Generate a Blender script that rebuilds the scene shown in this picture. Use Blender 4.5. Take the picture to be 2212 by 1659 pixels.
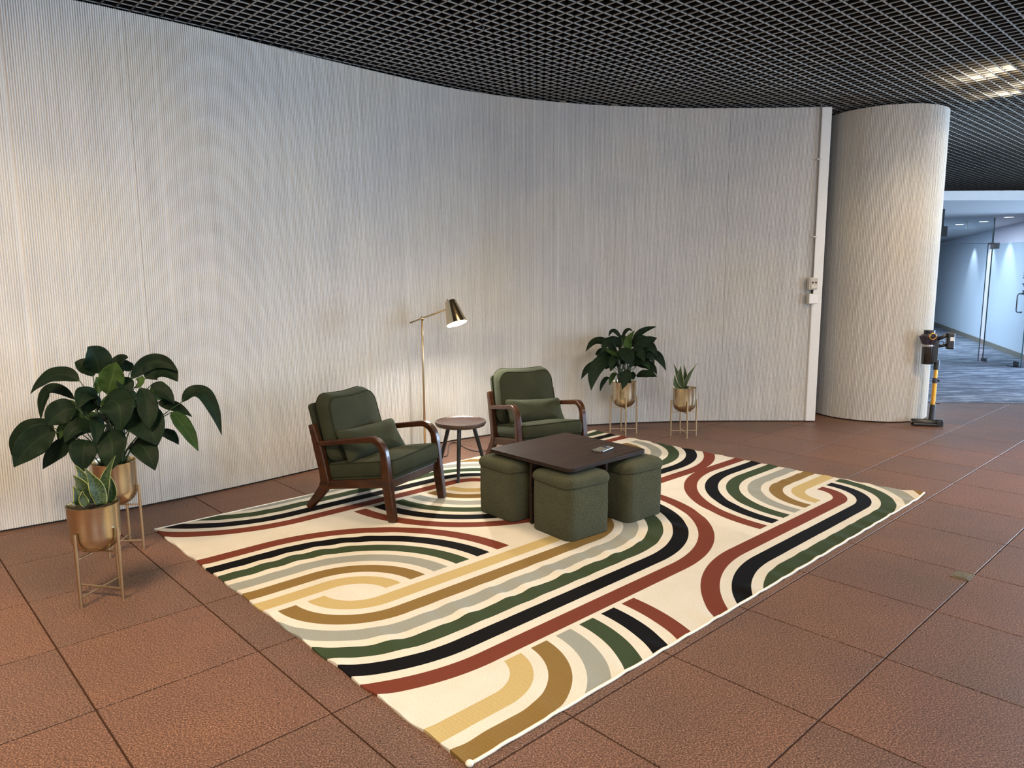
import bpy, bmesh, math, random
from mathutils import Vector, Matrix, noise
R = math.radians
rnd = random.Random(7)
sc = bpy.context.scene
col = sc.collection
for o in list(bpy.data.objects):
    bpy.data.objects.remove(o)

# ------------------------------------------------------------------ camera, world, lights, exposure
cam_d = bpy.data.cameras.new('camera')
cam_d.sensor_fit = 'HORIZONTAL'
cam_d.sensor_width = 36.0
cam_d.lens = 1571.63 / 2212 * 36.0
cam_d.clip_start = 0.05
cam = bpy.data.objects.new('camera', cam_d)
col.objects.link(cam)
cam.matrix_world = Matrix.Translation((0, 0, 1.5)) @ Matrix.Rotation(R(90) - 0.1448936, 4, 'X') @ Matrix.Rotation(-0.00551512, 4, 'Z')
sc.camera = cam

wd = bpy.data.worlds.new('world')
sc.world = wd
wd.use_nodes = True
wd.node_tree.nodes['Background'].inputs[0].default_value = (0.80, 0.86, 1.0, 1)
wd.node_tree.nodes['Background'].inputs[1].default_value = 0.25

def area(name, loc, target, sx, sy, power, color, spread=180):
    l = bpy.data.lights.new(name, 'AREA')
    l.shape = 'RECTANGLE'
    l.size, l.size_y = sx, sy
    l.energy = power
    l.color = color
    l.spread = R(spread)
    o = bpy.data.objects.new(name, l)
    col.objects.link(o)
    o.location = loc
    o.rotation_euler = (Vector(target) - Vector(loc)).to_track_quat('-Z', 'Y').to_euler()
    return o

WARM = (1.0, 0.76, 0.50)
NEUT = (1.0, 0.87, 0.70)
COOL = (0.62, 0.78, 1.0)
area('ceiling_lamp_left', (-2.4, 1.7, 3.1), (-2.8, 2.9, 0), 1.0, 1.0, 115, WARM, 140)
area('ceiling_lamp_centre', (0.6, 1.2, 3.1), (0.6, 1.9, 0), 1.4, 1.2, 86, NEUT, 150)
area('ceiling_lamp_column', (4.3, 3.9, 3.12), (3.9, 5.4, 0), 1.0, 1.0, 85, WARM, 140)
area('warm_fill_lounge', (0.2, 5.0, 3.12), (0.2, 5.2, 0), 0.8, 0.8, 24, WARM, 100)  # added warm fill for the lower wall and seating, no fixture here
area('daylight_window_right', (12.3, 9.9, 1.7), (4.5, 7.3, 2.5), 3.4, 3.0, 1450, (0.52, 0.74, 1.0), 150)
area('cool_fill_side', (11.5, -1.0, 1.75), (2.0, 6.0, 1.8), 4.0, 3.2, 420, COOL, 150)  # added cool fill from the right front
area('daylight_window_behind', (3.6, -6.0, 1.7), (0.5, 4.0, 1.7), 3.6, 3.3, 250, (0.80, 0.88, 1.0))
area('warm_lobby_behind', (-5.0, -4.5, 1.7), (0.0, 4.0, 1.5), 3.0, 3.2, 130, (1.0, 0.84, 0.62))

cy = sc.cycles
cy.max_bounces, cy.diffuse_bounces, cy.glossy_bounces = 5, 3, 3
cy.transmission_bounces, cy.transparent_max_bounces = 4, 10
cy.caustics_reflective = cy.caustics_refractive = False
cy.use_adaptive_sampling = True
cy.adaptive_threshold = 0.04

sc.view_settings.view_transform = 'Standard'
sc.view_settings.look = 'None'
sc.view_settings.gamma = 1.0
sc.view_settings.use_curve_mapping = False
sc.view_settings.exposure = 0.0

# ------------------------------------------------------------------ material helpers
def new_mat(name):
    m = bpy.data.materials.new(name)
    m.use_nodes = True
    nt = m.node_tree
    return m, nt, nt.nodes['Principled BSDF']

def setin(b, **kw):
    for k, v in kw.items():
        k = {'rough': 'Roughness', 'metal': 'Metallic', 'spec': 'Specular IOR Level', 'sheen': 'Sheen Weight',
             'trans': 'Transmission Weight', 'ior': 'IOR', 'coat': 'Coat Weight', 'aniso': 'Anisotropic',
             'sheenr': 'Sheen Roughness', 'alpha': 'Alpha'}[k]
        b.inputs[k].default_value = v

def nd(nt, typ, **kw):
    n = nt.nodes.new(typ)
    for k, v in kw.items():
        setattr(n, k, v)
    return n

def coords(nt, kind='Object', scale=(1, 1, 1), rot=(0, 0, 0)):
    tc = nd(nt, 'ShaderNodeTexCoord')
    mp = nd(nt, 'ShaderNodeMapping')
    mp.inputs['Scale'].default_value = scale
    mp.inputs['Rotation'].default_value = rot
    nt.links.new(tc.outputs[kind], mp.inputs[0])
    return mp.outputs[0]

def noise_tex(nt, vec, scale, detail=3, rough=0.6):
    n = nd(nt, 'ShaderNodeTexNoise')
    n.inputs['Scale'].default_value = scale
    n.inputs['Detail'].default_value = detail
    n.inputs['Roughness'].default_value = rough
    if vec is not None:
        nt.links.new(vec, n.inputs['Vector'])
    return n.outputs['Fac']

def ramp(nt, fac, stops, interp='LINEAR'):
    r = nd(nt, 'ShaderNodeValToRGB')
    r.color_ramp.interpolation = interp
    e = r.color_ramp.elements
    while len(e) < len(stops):
        e.new(0.5)
    for el, (p, c) in zip(e, stops):
        el.position = p
        el.color = (*c, 1)
    nt.links.new(fac, r.inputs[0])
    return r.outputs[0]

def bump(nt, b, height, strength=0.3, dist=0.01):
    n = nd(nt, 'ShaderNodeBump')
    n.inputs['Strength'].default_value = strength
    n.inputs['Distance'].default_value = dist
    nt.links.new(height, n.inputs['Height'])
    nt.links.new(n.outputs[0], b.inputs['Normal'])
    return n

def mixc(nt, fac, a, b_, mode='MIX'):
    n = nd(nt, 'ShaderNodeMix', data_type='RGBA', blend_type=mode)
    for sock, v in ((0, fac), (6, a), (7, b_)):
        if hasattr(v, 'links'):
            nt.links.new(v, n.inputs[sock])
        else:
            n.inputs[sock].default_value = v if sock == 0 else (*v, 1)
    return n.outputs[2]

def plain(name, c, rough=0.5, metal=0.0, vary=0.08, nscale=30, bmp=0.0, **kw):
    m, nt, b = new_mat(name)
    v = noise_tex(nt, coords(nt), nscale, 4)
    c2 = ramp(nt, v, [(0.25, tuple(x * (1 - vary) for x in c)), (0.75, tuple(min(1, x * (1 + vary)) for x in c))])
    nt.links.new(c2, b.inputs['Base Color'])
    setin(b, rough=rough, metal=metal, **kw)
    if bmp:
        bump(nt, b, v, bmp, 0.002)
    return m

class E:                      # tiny expression builder over Math nodes
    nt = None
    def __init__(s, v):
        s.v = v
    def op(s, o, *others):
        n = E.nt.nodes.new('ShaderNodeMath')
        n.operation = o
        for i, x in enumerate((s,) + others):
            x = x.v if isinstance(x, E) else x
            if hasattr(x, 'links'):
                E.nt.links.new(x, n.inputs[i])
            else:
                n.inputs[i].default_value = x
        return E(n.outputs[0])
    def __add__(s, o): return s.op('ADD', o)
    def __sub__(s, o): return s.op('SUBTRACT', o)
    def __rsub__(s, o): return E(o).op('SUBTRACT', s)
    def __mul__(s, o): return s.op('MULTIPLY', o)
    def gt(s, o): return s.op('GREATER_THAN', o)
    def lt(s, o): return s.op('LESS_THAN', o)
    def mx(s, o): return s.op('MAXIMUM', o)

# ------------------------------------------------------------------ materials
def concrete(name, base, streak=0.08):
    m, nt, b = new_mat(name)
    v = noise_tex(nt, coords(nt, 'Object', (5, 5, 0.35)), 3.0, 5, 0.65)
    c = ramp(nt, v, [(0.30, tuple(x * (1 - streak) for x in base)), (0.70, tuple(min(1, x * (1 + streak * .5)) for x in base))])
    v2 = noise_tex(nt, coords(nt, 'Object', (1, 1, 1.3)), 1.1, 3, 0.5)
    c = mixc(nt, 1.0, c, ramp(nt, v2, [(0.30, (0.92, 0.93, 0.96)), (0.52, (1, 1, 1)), (0.72, (1.0, 0.975, 0.925))]), 'MULTIPLY')
    # pinholes and scuffs cast in the surface
    p = noise_tex(nt, coords(nt), 70, 2, 0.4)
    c = mixc(nt, 1.0, c, ramp(nt, p, [(0.20, (0.5, 0.49, 0.47)), (0.232, (1, 1, 1))]), 'MULTIPLY')
    nt.links.new(c, b.inputs['Base Color'])
    setin(b, rough=0.85, spec=0.25)
    f = noise_tex(nt, coords(nt), 140, 3, 0.7)
    bump(nt, b, f, 0.45, 0.004)
    return m

M = {}
M['concrete'] = concrete('ribbed_concrete', (0.66, 0.645, 0.615))
M['concrete_col'] = concrete('ribbed_concrete_column', (0.66, 0.63, 0.575))
M['white_metal'] = plain('white_painted_metal', (0.72, 0.70, 0.66), 0.45, vary=0.03)
M['black_and_gap_shade'] = plain('black_and_gap_shade', (0.012, 0.012, 0.012), 0.9)  # flat black for real black parts and for painted shade in gaps

def granite():
    m, nt, b = new_mat('red_granite')
    oi = nd(nt, 'ShaderNodeObjectInfo')
    tc = nd(nt, 'ShaderNodeTexCoord')
    geo = nd(nt, 'ShaderNodeNewGeometry')
    v1 = noise_tex(nt, geo.outputs['Position'], 170, 2, 0.7)
    c = ramp(nt, v1, [(0.34, (0.020, 0.012, 0.009)), (0.415, (0.098, 0.050, 0.033)), (0.54, (0.165, 0.084, 0.056)), (0.67, (0.40, 0.245, 0.17))])
    v2 = noise_tex(nt, geo.outputs['Position'], 1.6, 4, 0.6)
    c = mixc(nt, 1.0, c, ramp(nt, v2, [(0.3, (0.80, 0.82, 0.86)), (0.7, (1.12, 1.04, 0.96))]), 'MULTIPLY')
    c = mixc(nt, 1.0, c, ramp(nt, oi.outputs['Random'], [(0.0, (0.90, 0.93, 0.96)), (0.5, (0.98, 0.98, 0.98)), (1.0, (1.08, 1.01, 0.96))]), 'MULTIPLY')
    v3 = noise_tex(nt, geo.outputs['Position'], 60, 2, 0.5)
    c = mixc(nt, 1.0, c, ramp(nt, v3, [(0.29, (0.30, 0.30, 0.32)), (0.33, (1, 1, 1))]), 'MULTIPLY')
    nt.links.new(c, b.inputs['Base Color'])
    rr = ramp(nt, v1, [(0.3, (0.62,) * 3), (0.7, (0.38,) * 3)])
    nt.links.new(rr, b.inputs['Roughness'])
    setin(b, spec=0.35)
    bump(nt, b, v1, 0.05, 0.002)
    return m
M['granite'] = granite()
M['grout'] = plain('floor_joint', (0.050, 0.026, 0.017), 1.0, nscale=60, spec=0.0)
M['blade'] = plain('ceiling_blade_shaded', (0.020, 0.019, 0.018), 0.6, vary=0.1, nscale=8, spec=0.3)  # shade inside the cells is put into this black
M['blade_lip'] = plain('ceiling_blade_lit_lip', (0.44, 0.42, 0.385), 0.42, 0.5, vary=0.08, nscale=8)  # light from the room is put into this paler grey
M['plenum'] = plain('plenum_black', (0.008, 0.008, 0.008), 0.95)

def rug_mat():
    m, nt, b = new_mat('rug_woven_stripes')
    E.nt = nt
    uv = nd(nt, 'ShaderNodeUVMap')
    sx = nd(nt, 'ShaderNodeSeparateXYZ')
    nt.links.new(uv.outputs[0], sx.inputs[0])
    S, T = E(sx.outputs[0]), E(sx.outputs[1])
    PIT, WID, R0 = 0.1465, 0.091, 1.01
    # (left arc centre, right arc centre, centre line t, half kept, order reversed, s range)
    groups = [
        (0.73, None, -0.52, ('>', -9), 0, (-9, 1.45)),
        (None, 1.94, 0.68, ('<', 0.67), 1, (1.45, 3.0)),
        (None, None, -0.59, ('>', -9), 0, (3.0, 9)),
        (None, 0.355, 1.685, ('<', 1.677), 0, (-9, 1.45)),
        (0.47, 1.785, 1.545, ('>', 1.548), 0, (-9, 2.9)),
        (2.06, 3.46, 0.525, ('>', 0.535), 0, (0.9, 9)),
        (3.635, None, 2.530, ('<', 2.522), 0, (2.5, 9)),
        (None, 0.315, 2.535, ('>', 2.58), 0, (-9, 1.45)),
        (2.21, None, 3.575, ('<', 3.5), 0, (1.1, 2.8)),
        (None, 3.49, 2.380, ('>', 2.39), 1, (2.8, 9)),
    ]
    Q = None
    for sl, sr, c, (side, lim), rev, (s0, s1) in groups:
        dt = T - c
        dx = None
        if sl is not None:
            dx = (sl - S).mx(0.0)
        if sr is not None:
            d2 = (S - sr).mx(0.0)
            dx = d2 if dx is None else dx + d2
        r = dt.op('ABSOLUTE') if dx is None else (dx * dx + dt * dt).op('SQRT')
        q = (r - (R0 - 5 * PIT - WID)) if rev else (R0 - r)
        ok = q.gt(0.0) * q.lt(5 * PIT + WID)
        if lim > -9:
            ok = ok * (T.gt(lim) if side == '>' else T.lt(lim))
        if side == '>' and lim == -9:
            ok = ok * T.gt(c)
        if s0 > -9:
            ok = ok * S.gt(s0)
        if s1 < 9:
            ok = ok * S.lt(s1)
        cq = ok * (q + 1.0)
        Q = cq if Q is None else Q.mx(cq)
    q = Q - 1.0
    k = (q * (1 / PIT)).op('FLOOR')
    fr = q - k * PIT
    stripe = q.gt(0.0) * fr.lt(WID)
    cols = [(0.165, 0.042, 0.024), (0.0055, 0.005, 0.005), (0.043, 0.062, 0.030), (0.30, 0.305, 0.265), (0.225, 0.138, 0.044), (0.50, 0.375, 0.165)]
    cr = ramp(nt, ((k + 0.5) * (1 / 6)).v, [(i / 6, c) for i, c in enumerate(cols)], 'CONSTANT')
    fine = noise_tex(nt, coords(nt, 'UV', (1, 1, 1)), 220, 2)
    big = noise_tex(nt, coords(nt, 'UV', (1, 1, 1)), 5, 4)
    cream = ramp(nt, big, [(0.3, (0.64, 0.59, 0.49)), (0.7, (0.695, 0.645, 0.555))])
    c = mixc(nt, stripe.v, cream, cr)
    c = mixc(nt, 1.0, c, ramp(nt, fine, [(0.3, (0.84, 0.84, 0.84)), (0.7, (1.10, 1.10, 1.10))]), 'MULTIPLY')
    # cross yarns show as fine ticks in the shiny gold and grey bands
    w = nd(nt, 'ShaderNodeTexWave')
    w.bands_direction = 'X'
    w.inputs['Scale'].default_value = 22
    w.inputs['Distortion'].default_value = 7.0
    w.inputs['Detail'].default_value = 2
    nt.links.new(coords(nt, 'UV', (1, 0.25, 1)), w.inputs[0])
    shiny = stripe * k.gt(2.5)
    c = mixc(nt, (shiny * 0.16).v, c, mixc(nt, 1.0, c, ramp(nt, w.outputs[1], [(0.0, (0.7, 0.7, 0.7)), (0.4, (1.1, 1.1, 1.1))]), 'MULTIPLY'))
    nt.links.new(c, b.inputs['Base Color'])
    setin(b, rough=0.9, spec=0.08)
    bump(nt, b, fine, 0.25, 0.002)
    return m
M['rug'] = rug_mat()
M['binding'] = plain('rug_binding', (0.74, 0.69, 0.58), 0.8, nscale=120)

def wood(name, dark, light, axis='X', scale=6, rough=0.35, coat=0.2, stretch=12):
    m, nt, b = new_mat(name)
    s = {'X': (1, stretch, stretch), 'Y': (stretch, 1, stretch), 'Z': (stretch, stretch, 1)}[axis]
    v = noise_tex(nt, coords(nt, 'Object', s), scale, 5, 0.65)
    c = ramp(nt, v, [(0.28, dark), (0.50, tuple((a + b_) / 2 for a, b_ in zip(dark, light))), (0.74, light)])
    nt.links.new(c, b.inputs['Base Color'])
    setin(b, rough=rough, coat=coat)
    bump(nt, b, v, 0.06, 0.002)
    return m
M['walnut'] = wood('chair_walnut', (0.016, 0.0048, 0.0015), (0.064, 0.0205, 0.0055), 'X', 4, 0.36, 0.12, 8)
M['walnut'].node_tree.nodes['Principled BSDF'].inputs['Specular IOR Level'].default_value = 0.28
M['side_top'] = wood('side_table_walnut', (0.026, 0.012, 0.008), (0.070, 0.036, 0.024), 'X', 5, 0.22, 0.0, 16)
M['side_top'].node_tree.nodes['Principled BSDF'].inputs['Specular IOR Level'].default_value = 0.3
M['side_edge'] = wood('side_table_edge', (0.040, 0.020, 0.011), (0.09, 0.050, 0.029), 'X', 6, 0.5, 0.0, 6)
M['coffee'] = wood('coffee_table_laminate', (0.012, 0.0078, 0.0060), (0.044, 0.0290, 0.0230), 'X', 3, 0.55, 0.0, 14)
M['coffee'].node_tree.nodes['Principled BSDF'].inputs['Specular IOR Level'].default_value = 0.10
M['black_leg'] = plain('black_lacquer', (0.010, 0.009, 0.009), 0.45)

def cloth(name, c, sc_=260, vary=0.22, bmp=0.3, sheen=0.5, rough=0.9, dist=0.002, big=0.12):
    m, nt, b = new_mat(name)
    v = noise_tex(nt, coords(nt), sc_, 4, 0.75)
    g = noise_tex(nt, coords(nt), 7, 3, 0.55)
    cc = ramp(nt, v, [(0.30, tuple(x * (1 - vary) for x in c)), (0.70, tuple(x * (1 + vary) for x in c))])
    cc = mixc(nt, 1.0, cc, ramp(nt, g, [(0.3, (1 - big,) * 3), (0.7, (1 + big,) * 3)]), 'MULTIPLY')
    nt.links.new(cc, b.inputs['Base Color'])
    setin(b, rough=1.0, spec=0.04, sheen=sheen, sheenr=0.45)
    b.inputs['Sheen Tint'].default_value = (0.75, 0.82, 0.62, 1)
    bump(nt, b, v, bmp, dist)
    return m
M['velvet'] = cloth('green_velvet', (0.032, 0.035, 0.0215), 180, 0.12, 0.12, 0.10)
M['piping'] = cloth('green_velvet_piping', (0.022, 0.024, 0.013), 180, 0.1, 0.1, 0.05)
M['boucle'] = cloth('green_boucle', (0.076, 0.073, 0.040), 215, 0.75, 1.0, 0.15, dist=0.010, big=0.06)

def brass(name, c, rough, streak):
    m, nt, b = new_mat(name)
    v = noise_tex(nt, coords(nt, 'Object', (1, 1, 60)), 6, 4, 0.7)
    cc = ramp(nt, v, [(0.3, tuple(x * (1 - streak) for x in c)), (0.7, c)])
    nt.links.new(cc, b.inputs['Base Color'])
    setin(b, metal=1.0, rough=rough)
    bump(nt, b, v, 0.03, 0.001)
    return m
M['brass'] = brass('brushed_brass', (0.66, 0.555, 0.375), 0.23, 0.15)
M['brass_lamp'] = brass('antique_brass', (0.68, 0.53, 0.32), 0.15, 0.08)
M['brass_leg'] = brass('satin_brass', (0.56, 0.42, 0.25), 0.36, 0.1)
M['soil'] = plain('potting_soil', (0.020, 0.014, 0.009), 0.95, vary=0.5, nscale=60, bmp=0.8)

def leaf_mat(name, c, rib, rough=0.38):
    m, nt, b = new_mat(name)
    uv = nd(nt, 'ShaderNodeUVMap')
    sx = nd(nt, 'ShaderNodeSeparateXYZ')
    nt.links.new(uv.outputs[0], sx.inputs[0])
    E.nt = nt
    U, V = E(sx.outputs[0]), E(sx.outputs[1])
    au = (U - 0.5).op('ABSOLUTE')
    mid = au.lt(0.022)
    vein = ((V * 26.0 - au * 22.0) * 6.2832 * 0.5).op('SINE')
    n = noise_tex(nt, coords(nt), 25, 3)
    cc = ramp(nt, n, [(0.3, tuple(x * 0.75 for x in c)), (0.7, tuple(x * 1.25 for x in c))])
    cc = mixc(nt, (vein.gt(0.90) * 0.16).v, cc, rib)
    cc = mixc(nt, (mid * 0.7).v, cc, rib)
    nt.links.new(cc, b.inputs['Base Color'])
    setin(b, rough=0.55, spec=0.09)
    bump(nt, b, vein.v, 0.10, 0.003)
    return m
M['leaf0'] = leaf_mat('lily_leaf_dark', (0.0065, 0.0145, 0.0065), (0.016, 0.030, 0.012))
M['leaf1'] = leaf_mat('lily_leaf_mid', (0.020, 0.042, 0.011), (0.05, 0.085, 0.026))
M['leaf2'] = leaf_mat('lily_leaf_young', (0.036, 0.068, 0.017), (0.08, 0.12, 0.04))
M['petiole'] = plain('lily_stem', (0.030, 0.060, 0.020), 0.5)

def snake_mat():
    m, nt, b = new_mat('snake_plant_leaf')
    uv = nd(nt, 'ShaderNodeUVMap')
    sx = nd(nt, 'ShaderNodeSeparateXYZ')
    nt.links.new(uv.outputs[0], sx.inputs[0])
    E.nt = nt
    U, V = E(sx.outputs[0]), E(sx.outputs[1])
    au = (U - 0.5).op('ABSOLUTE')
    mp = nd(nt, 'ShaderNodeMapping')
    mp.inputs['Scale'].default_value = (2.2, 22, 1)
    nt.links.new(uv.outputs[0], mp.inputs[0])
    n = noise_tex(nt, mp.outputs[0], 2.0, 4, 0.65)
    cc = ramp(nt, n, [(0.42, (0.009, 0.021, 0.008)), (0.50, (0.022, 0.045, 0.013)), (0.58, (0.06, 0.095, 0.03))])
    cc = mixc(nt, au.gt(0.470).v, cc, (0.24, 0.25, 0.07))
    nt.links.new(cc, b.inputs['Base Color'])
    setin(b, rough=0.42, spec=0.4)
    return m
M['snake'] = snake_mat()
def emit(name, c, s):
    m, nt, b = new_mat(name)
    b.inputs['Base Color'].default_value = (*c, 1)
    b.inputs['Emission Color'].default_value = (*c, 1)
    b.inputs['Emission Strength'].default_value = s
    return m
M['bulb'] = emit('lamp_bulb_glow', (1.0, 0.95, 0.88), 1500.0)
M['downlight'] = emit('downlight_glow', (0.92, 0.97, 1.0), 6.0)
M['ceiling_lamp'] = emit('ceiling_lamp_glow', (1.0, 0.90, 0.72), 110.0)
M['shade_in'] = plain('lamp_shade_lining', (0.85, 0.83, 0.78), 0.6)
def foil():
    m, nt, b = new_mat('crumpled_foil')
    v = noise_tex(nt, coords(nt), 16, 4)
    nt.links.new(ramp(nt, v, [(0.3, (0.45, 0.33, 0.17)), (0.7, (0.9, 0.76, 0.50))]), b.inputs['Base Color'])
    setin(b, metal=0.25, rough=0.4)
    bump(nt, b, v, 0.8, 0.03)
    return m
M['foil'] = foil()
M['white_wall'] = plain('white_corridor_paint', (0.74, 0.80, 0.90), 0.7, vary=0.02, nscale=3)
M['soffit'] = plain('soffit_grey', (0.42, 0.43, 0.45), 0.8, vary=0.03, nscale=3)
M['fascia'] = plain('fascia_pale_metal', (0.78, 0.86, 0.92), 0.35, vary=0.04, nscale=6)
M['timber'] = plain('timber_base', (0.26, 0.22, 0.17), 0.6)
def carpet_mat():
    m, nt, b = new_mat('corridor_carpet')
    v = noise_tex(nt, coords(nt, 'Object', (0.8, 3.6, 1), (0, 0, R(6))), 2.2, 6, 0.78)
    c = ramp(nt, v, [(0.34, (0.060, 0.064, 0.088)), (0.50, (0.180, 0.186, 0.225)), (0.66, (0.50, 0.51, 0.56))])
    nt.links.new(c, b.inputs['Base Color'])
    setin(b, rough=0.95, spec=0.1)
    return m
M['carpet'] = carpet_mat()
def glass(name, tint):
    m, nt, b = new_mat(name)
    nt.nodes.remove(b)
    out = nt.nodes['Material Output']
    t = nd(nt, 'ShaderNodeBsdfTransparent')
    t.inputs[0].default_value = (*[math.sqrt(x) for x in tint], 1)
    g = nd(nt, 'ShaderNodeBsdfGlossy')
    g.inputs['Roughness'].default_value = 0.03
    fr = nd(nt, 'ShaderNodeLayerWeight')
    fr.inputs[0].default_value = 0.06
    mx = nd(nt, 'ShaderNodeMixShader')
    nt.links.new(fr.outputs['Facing'], mx.inputs[0])
    nt.links.new(t.outputs[0], mx.inputs[1])
    nt.links.new(g.outputs[0], mx.inputs[2])
    nt.links.new(mx.outputs[0], out.inputs[0])
    return m
M['glass'] = glass('clear_green_glass', (0.72, 0.88, 0.91))
M['glass_edge'] = plain('glass_edge_green', (0.05, 0.10, 0.11), 0.2)
M['steel'] = plain('brushed_steel', (0.20, 0.21, 0.22), 0.32, 1.0, nscale=60)
M['decal'] = plain('door_decal_navy', (0.03, 0.07, 0.13), 0.6)
M['plastic_black'] = plain('black_plastic', (0.010, 0.010, 0.011), 0.35)
M['plastic_grey'] = plain('dark_purple_plastic', (0.040, 0.034, 0.050), 0.3)
M['gold_tube'] = plain('gold_anodised_tube', (0.72, 0.37, 0.055), 0.35, 0.85)
M['silver'] = plain('silver_ring', (0.55, 0.54, 0.53), 0.3, 0.9)
M['bin'] = plain('smoked_bin', (0.018, 0.017, 0.016), 0.08, coat=0.5)
M['paper'] = plain('white_label', (0.80, 0.80, 0.78), 0.7, vary=0.02)
M['box_cream'] = plain('cream_plastic', (0.62, 0.57, 0.49), 0.5, vary=0.04)
M['box_white'] = plain('white_plastic', (0.80, 0.78, 0.75), 0.45, vary=0.02)
M['tan_block'] = plain('tan_block', (0.20, 0.17, 0.13), 0.8)
M['floor_brass'] = plain('worn_brass_plate', (0.19, 0.15, 0.085), 0.45, 0.6, nscale=40, vary=0.25)
def phone_mat():
    m, nt, b = new_mat('phone_case_check')
    ck = nd(nt, 'ShaderNodeTexChecker')
    ck.inputs['Scale'].default_value = 160
    ck.inputs[1].default_value = (0.20, 0.195, 0.18, 1)
    ck.inputs[2].default_value = (0.05, 0.05, 0.047, 1)
    nt.links.new(coords(nt), ck.inputs[0])
    nt.links.new(ck.outputs[0], b.inputs['Base Color'])
    setin(b, rough=0.25)
    return m
M['phone'] = phone_mat()

# ------------------------------------------------------------------ object helpers
def mesh_of(bm, name, m, smooth=False, fix=True, ang=None):
    if fix:
        bmesh.ops.recalc_face_normals(bm, faces=bm.faces)
    me = bpy.data.meshes.new(name)
    bm.to_mesh(me)
    bm.free()
    for mm in (m if isinstance(m, (list, tuple)) else [m]):
        me.materials.append(mm)
    if smooth:
        for p in me.polygons:
            p.use_smooth = True
        if ang:
            me.set_sharp_from_angle(angle=R(ang))
    return me

def add(name, bm, m, parent=None, smooth=False, bevel=0.0, seg=2, fix=True, ang=None):
    me = bm if isinstance(bm, bpy.types.Mesh) else mesh_of(bm, name, m, smooth, fix, ang)
    o = bpy.data.objects.new(name, me)
    col.objects.link(o)
    if parent:
        o.parent = parent
    if bevel:
        md = o.modifiers.new('bevel', 'BEVEL')
        md.width = bevel
        md.segments = seg
        md.limit_method = 'ANGLE'
        md.angle_limit = R(35)
        md.harden_normals = False
    return o

def tag(o, label, cat, group=None, kind=None):
    o['label'] = label
    o['category'] = cat
    if group:
        o['group'] = group
    if kind:
        o['kind'] = kind
    return o

def thing(name, label, cat, loc=(0, 0, 0), rz=0.0, group=None, kind=None):
    o = bpy.data.objects.new(name, None)
    o.empty_display_size = 0.1
    col.objects.link(o)
    o.location = loc
    o.rotation_euler = (0, 0, rz)
    return tag(o, label, cat, group, kind)

def copy_tree(o, parent=None):
    c = o.copy()
    col.objects.link(c)
    if parent:
        c.parent = parent
    for ch in list(o.children):
        copy_tree(ch, c)
    return c

def box(bm, x0, x1, y0, y1, z0, z1, mtx=None):
    vs = [bm.verts.new((x, y, z)) for x in (x0, x1) for y in (y0, y1) for z in (z0, z1)]
    for f in ((0, 1, 3, 2), (4, 6, 7, 5), (0, 4, 5, 1), (2, 3, 7, 6), (0, 2, 6, 4), (1, 5, 7, 3)):
        bm.faces.new([vs[i] for i in f])
    if mtx is not None:
        bmesh.ops.transform(bm, matrix=mtx, verts=vs)
    return vs

def bx(*a, mtx=None):
    bm = bmesh.new()
    box(bm, *a, mtx=mtx)
    return bm

def tube(bm, pts, r, seg=10, closed=False, cap=True):
    pts = [Vector(p) for p in pts]
    n = len(pts)
    rr = r if isinstance(r, (list, tuple)) else [r] * n
    rings = []
    prev = None
    for i, p in enumerate(pts):
        a = pts[(i - 1) % n] if (closed or i > 0) else p
        b = pts[(i + 1) % n] if (closed or i < n - 1) else p
        t = (b - a).normalized()
        if prev is None:
            u = t.orthogonal().normalized()
        else:
            u = (prev - t * prev.dot(t))
            u = u.normalized() if u.length > 1e-6 else t.orthogonal().normalized()
        prev = u
        v = t.cross(u)
        rings.append([bm.verts.new(p + (u * math.cos(2 * math.pi * k / seg) + v * math.sin(2 * math.pi * k / seg)) * rr[i]) for k in range(seg)])
    m = n if closed else n - 1
    for i in range(m):
        A, B = rings[i], rings[(i + 1) % n]
        off = 0
        if closed and i == n - 1:      # match the twist on the closing segment
            off = min(range(seg), key=lambda q: (A[0].co - B[q].co).length)
        for k in range(seg):
            bm.faces.new((A[k], A[(k + 1) % seg], B[(k + 1 + off) % seg], B[(k + off) % seg]))
    if cap and not closed:
        bm.faces.new(rings[0][::-1])
        bm.faces.new(rings[-1])

def tb(*a, **k):
    bm = bmesh.new()
    tube(bm, *a, **k)
    return bm

def lathe(bm, prof, seg=40, center=(0, 0), cap=True):
    rings = []
    for r, z in prof:
        if r < 1e-6:
            rings.append([bm.verts.new((center[0], center[1], z))])
        else:
            rings.append([bm.verts.new((center[0] + r * math.cos(2 * math.pi * k / seg), center[1] + r * math.sin(2 * math.pi * k / seg), z)) for k in range(seg)])
    for A, B in zip(rings, rings[1:]):
        if len(A) == 1 and len(B) == 1:
            continue
        for k in range(seg):
            k2 = (k + 1) % seg
            if len(A) == 1:
                bm.faces.new((A[0], B[k], B[k2]))
            elif len(B) == 1:
                bm.faces.new((A[k], A[k2], B[0]))
            else:
                bm.faces.new((A[k], A[k2], B[k2], B[k]))

def lt(prof, seg=40):
    bm = bmesh.new()
    lathe(bm, prof, seg)
    return bm

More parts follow.
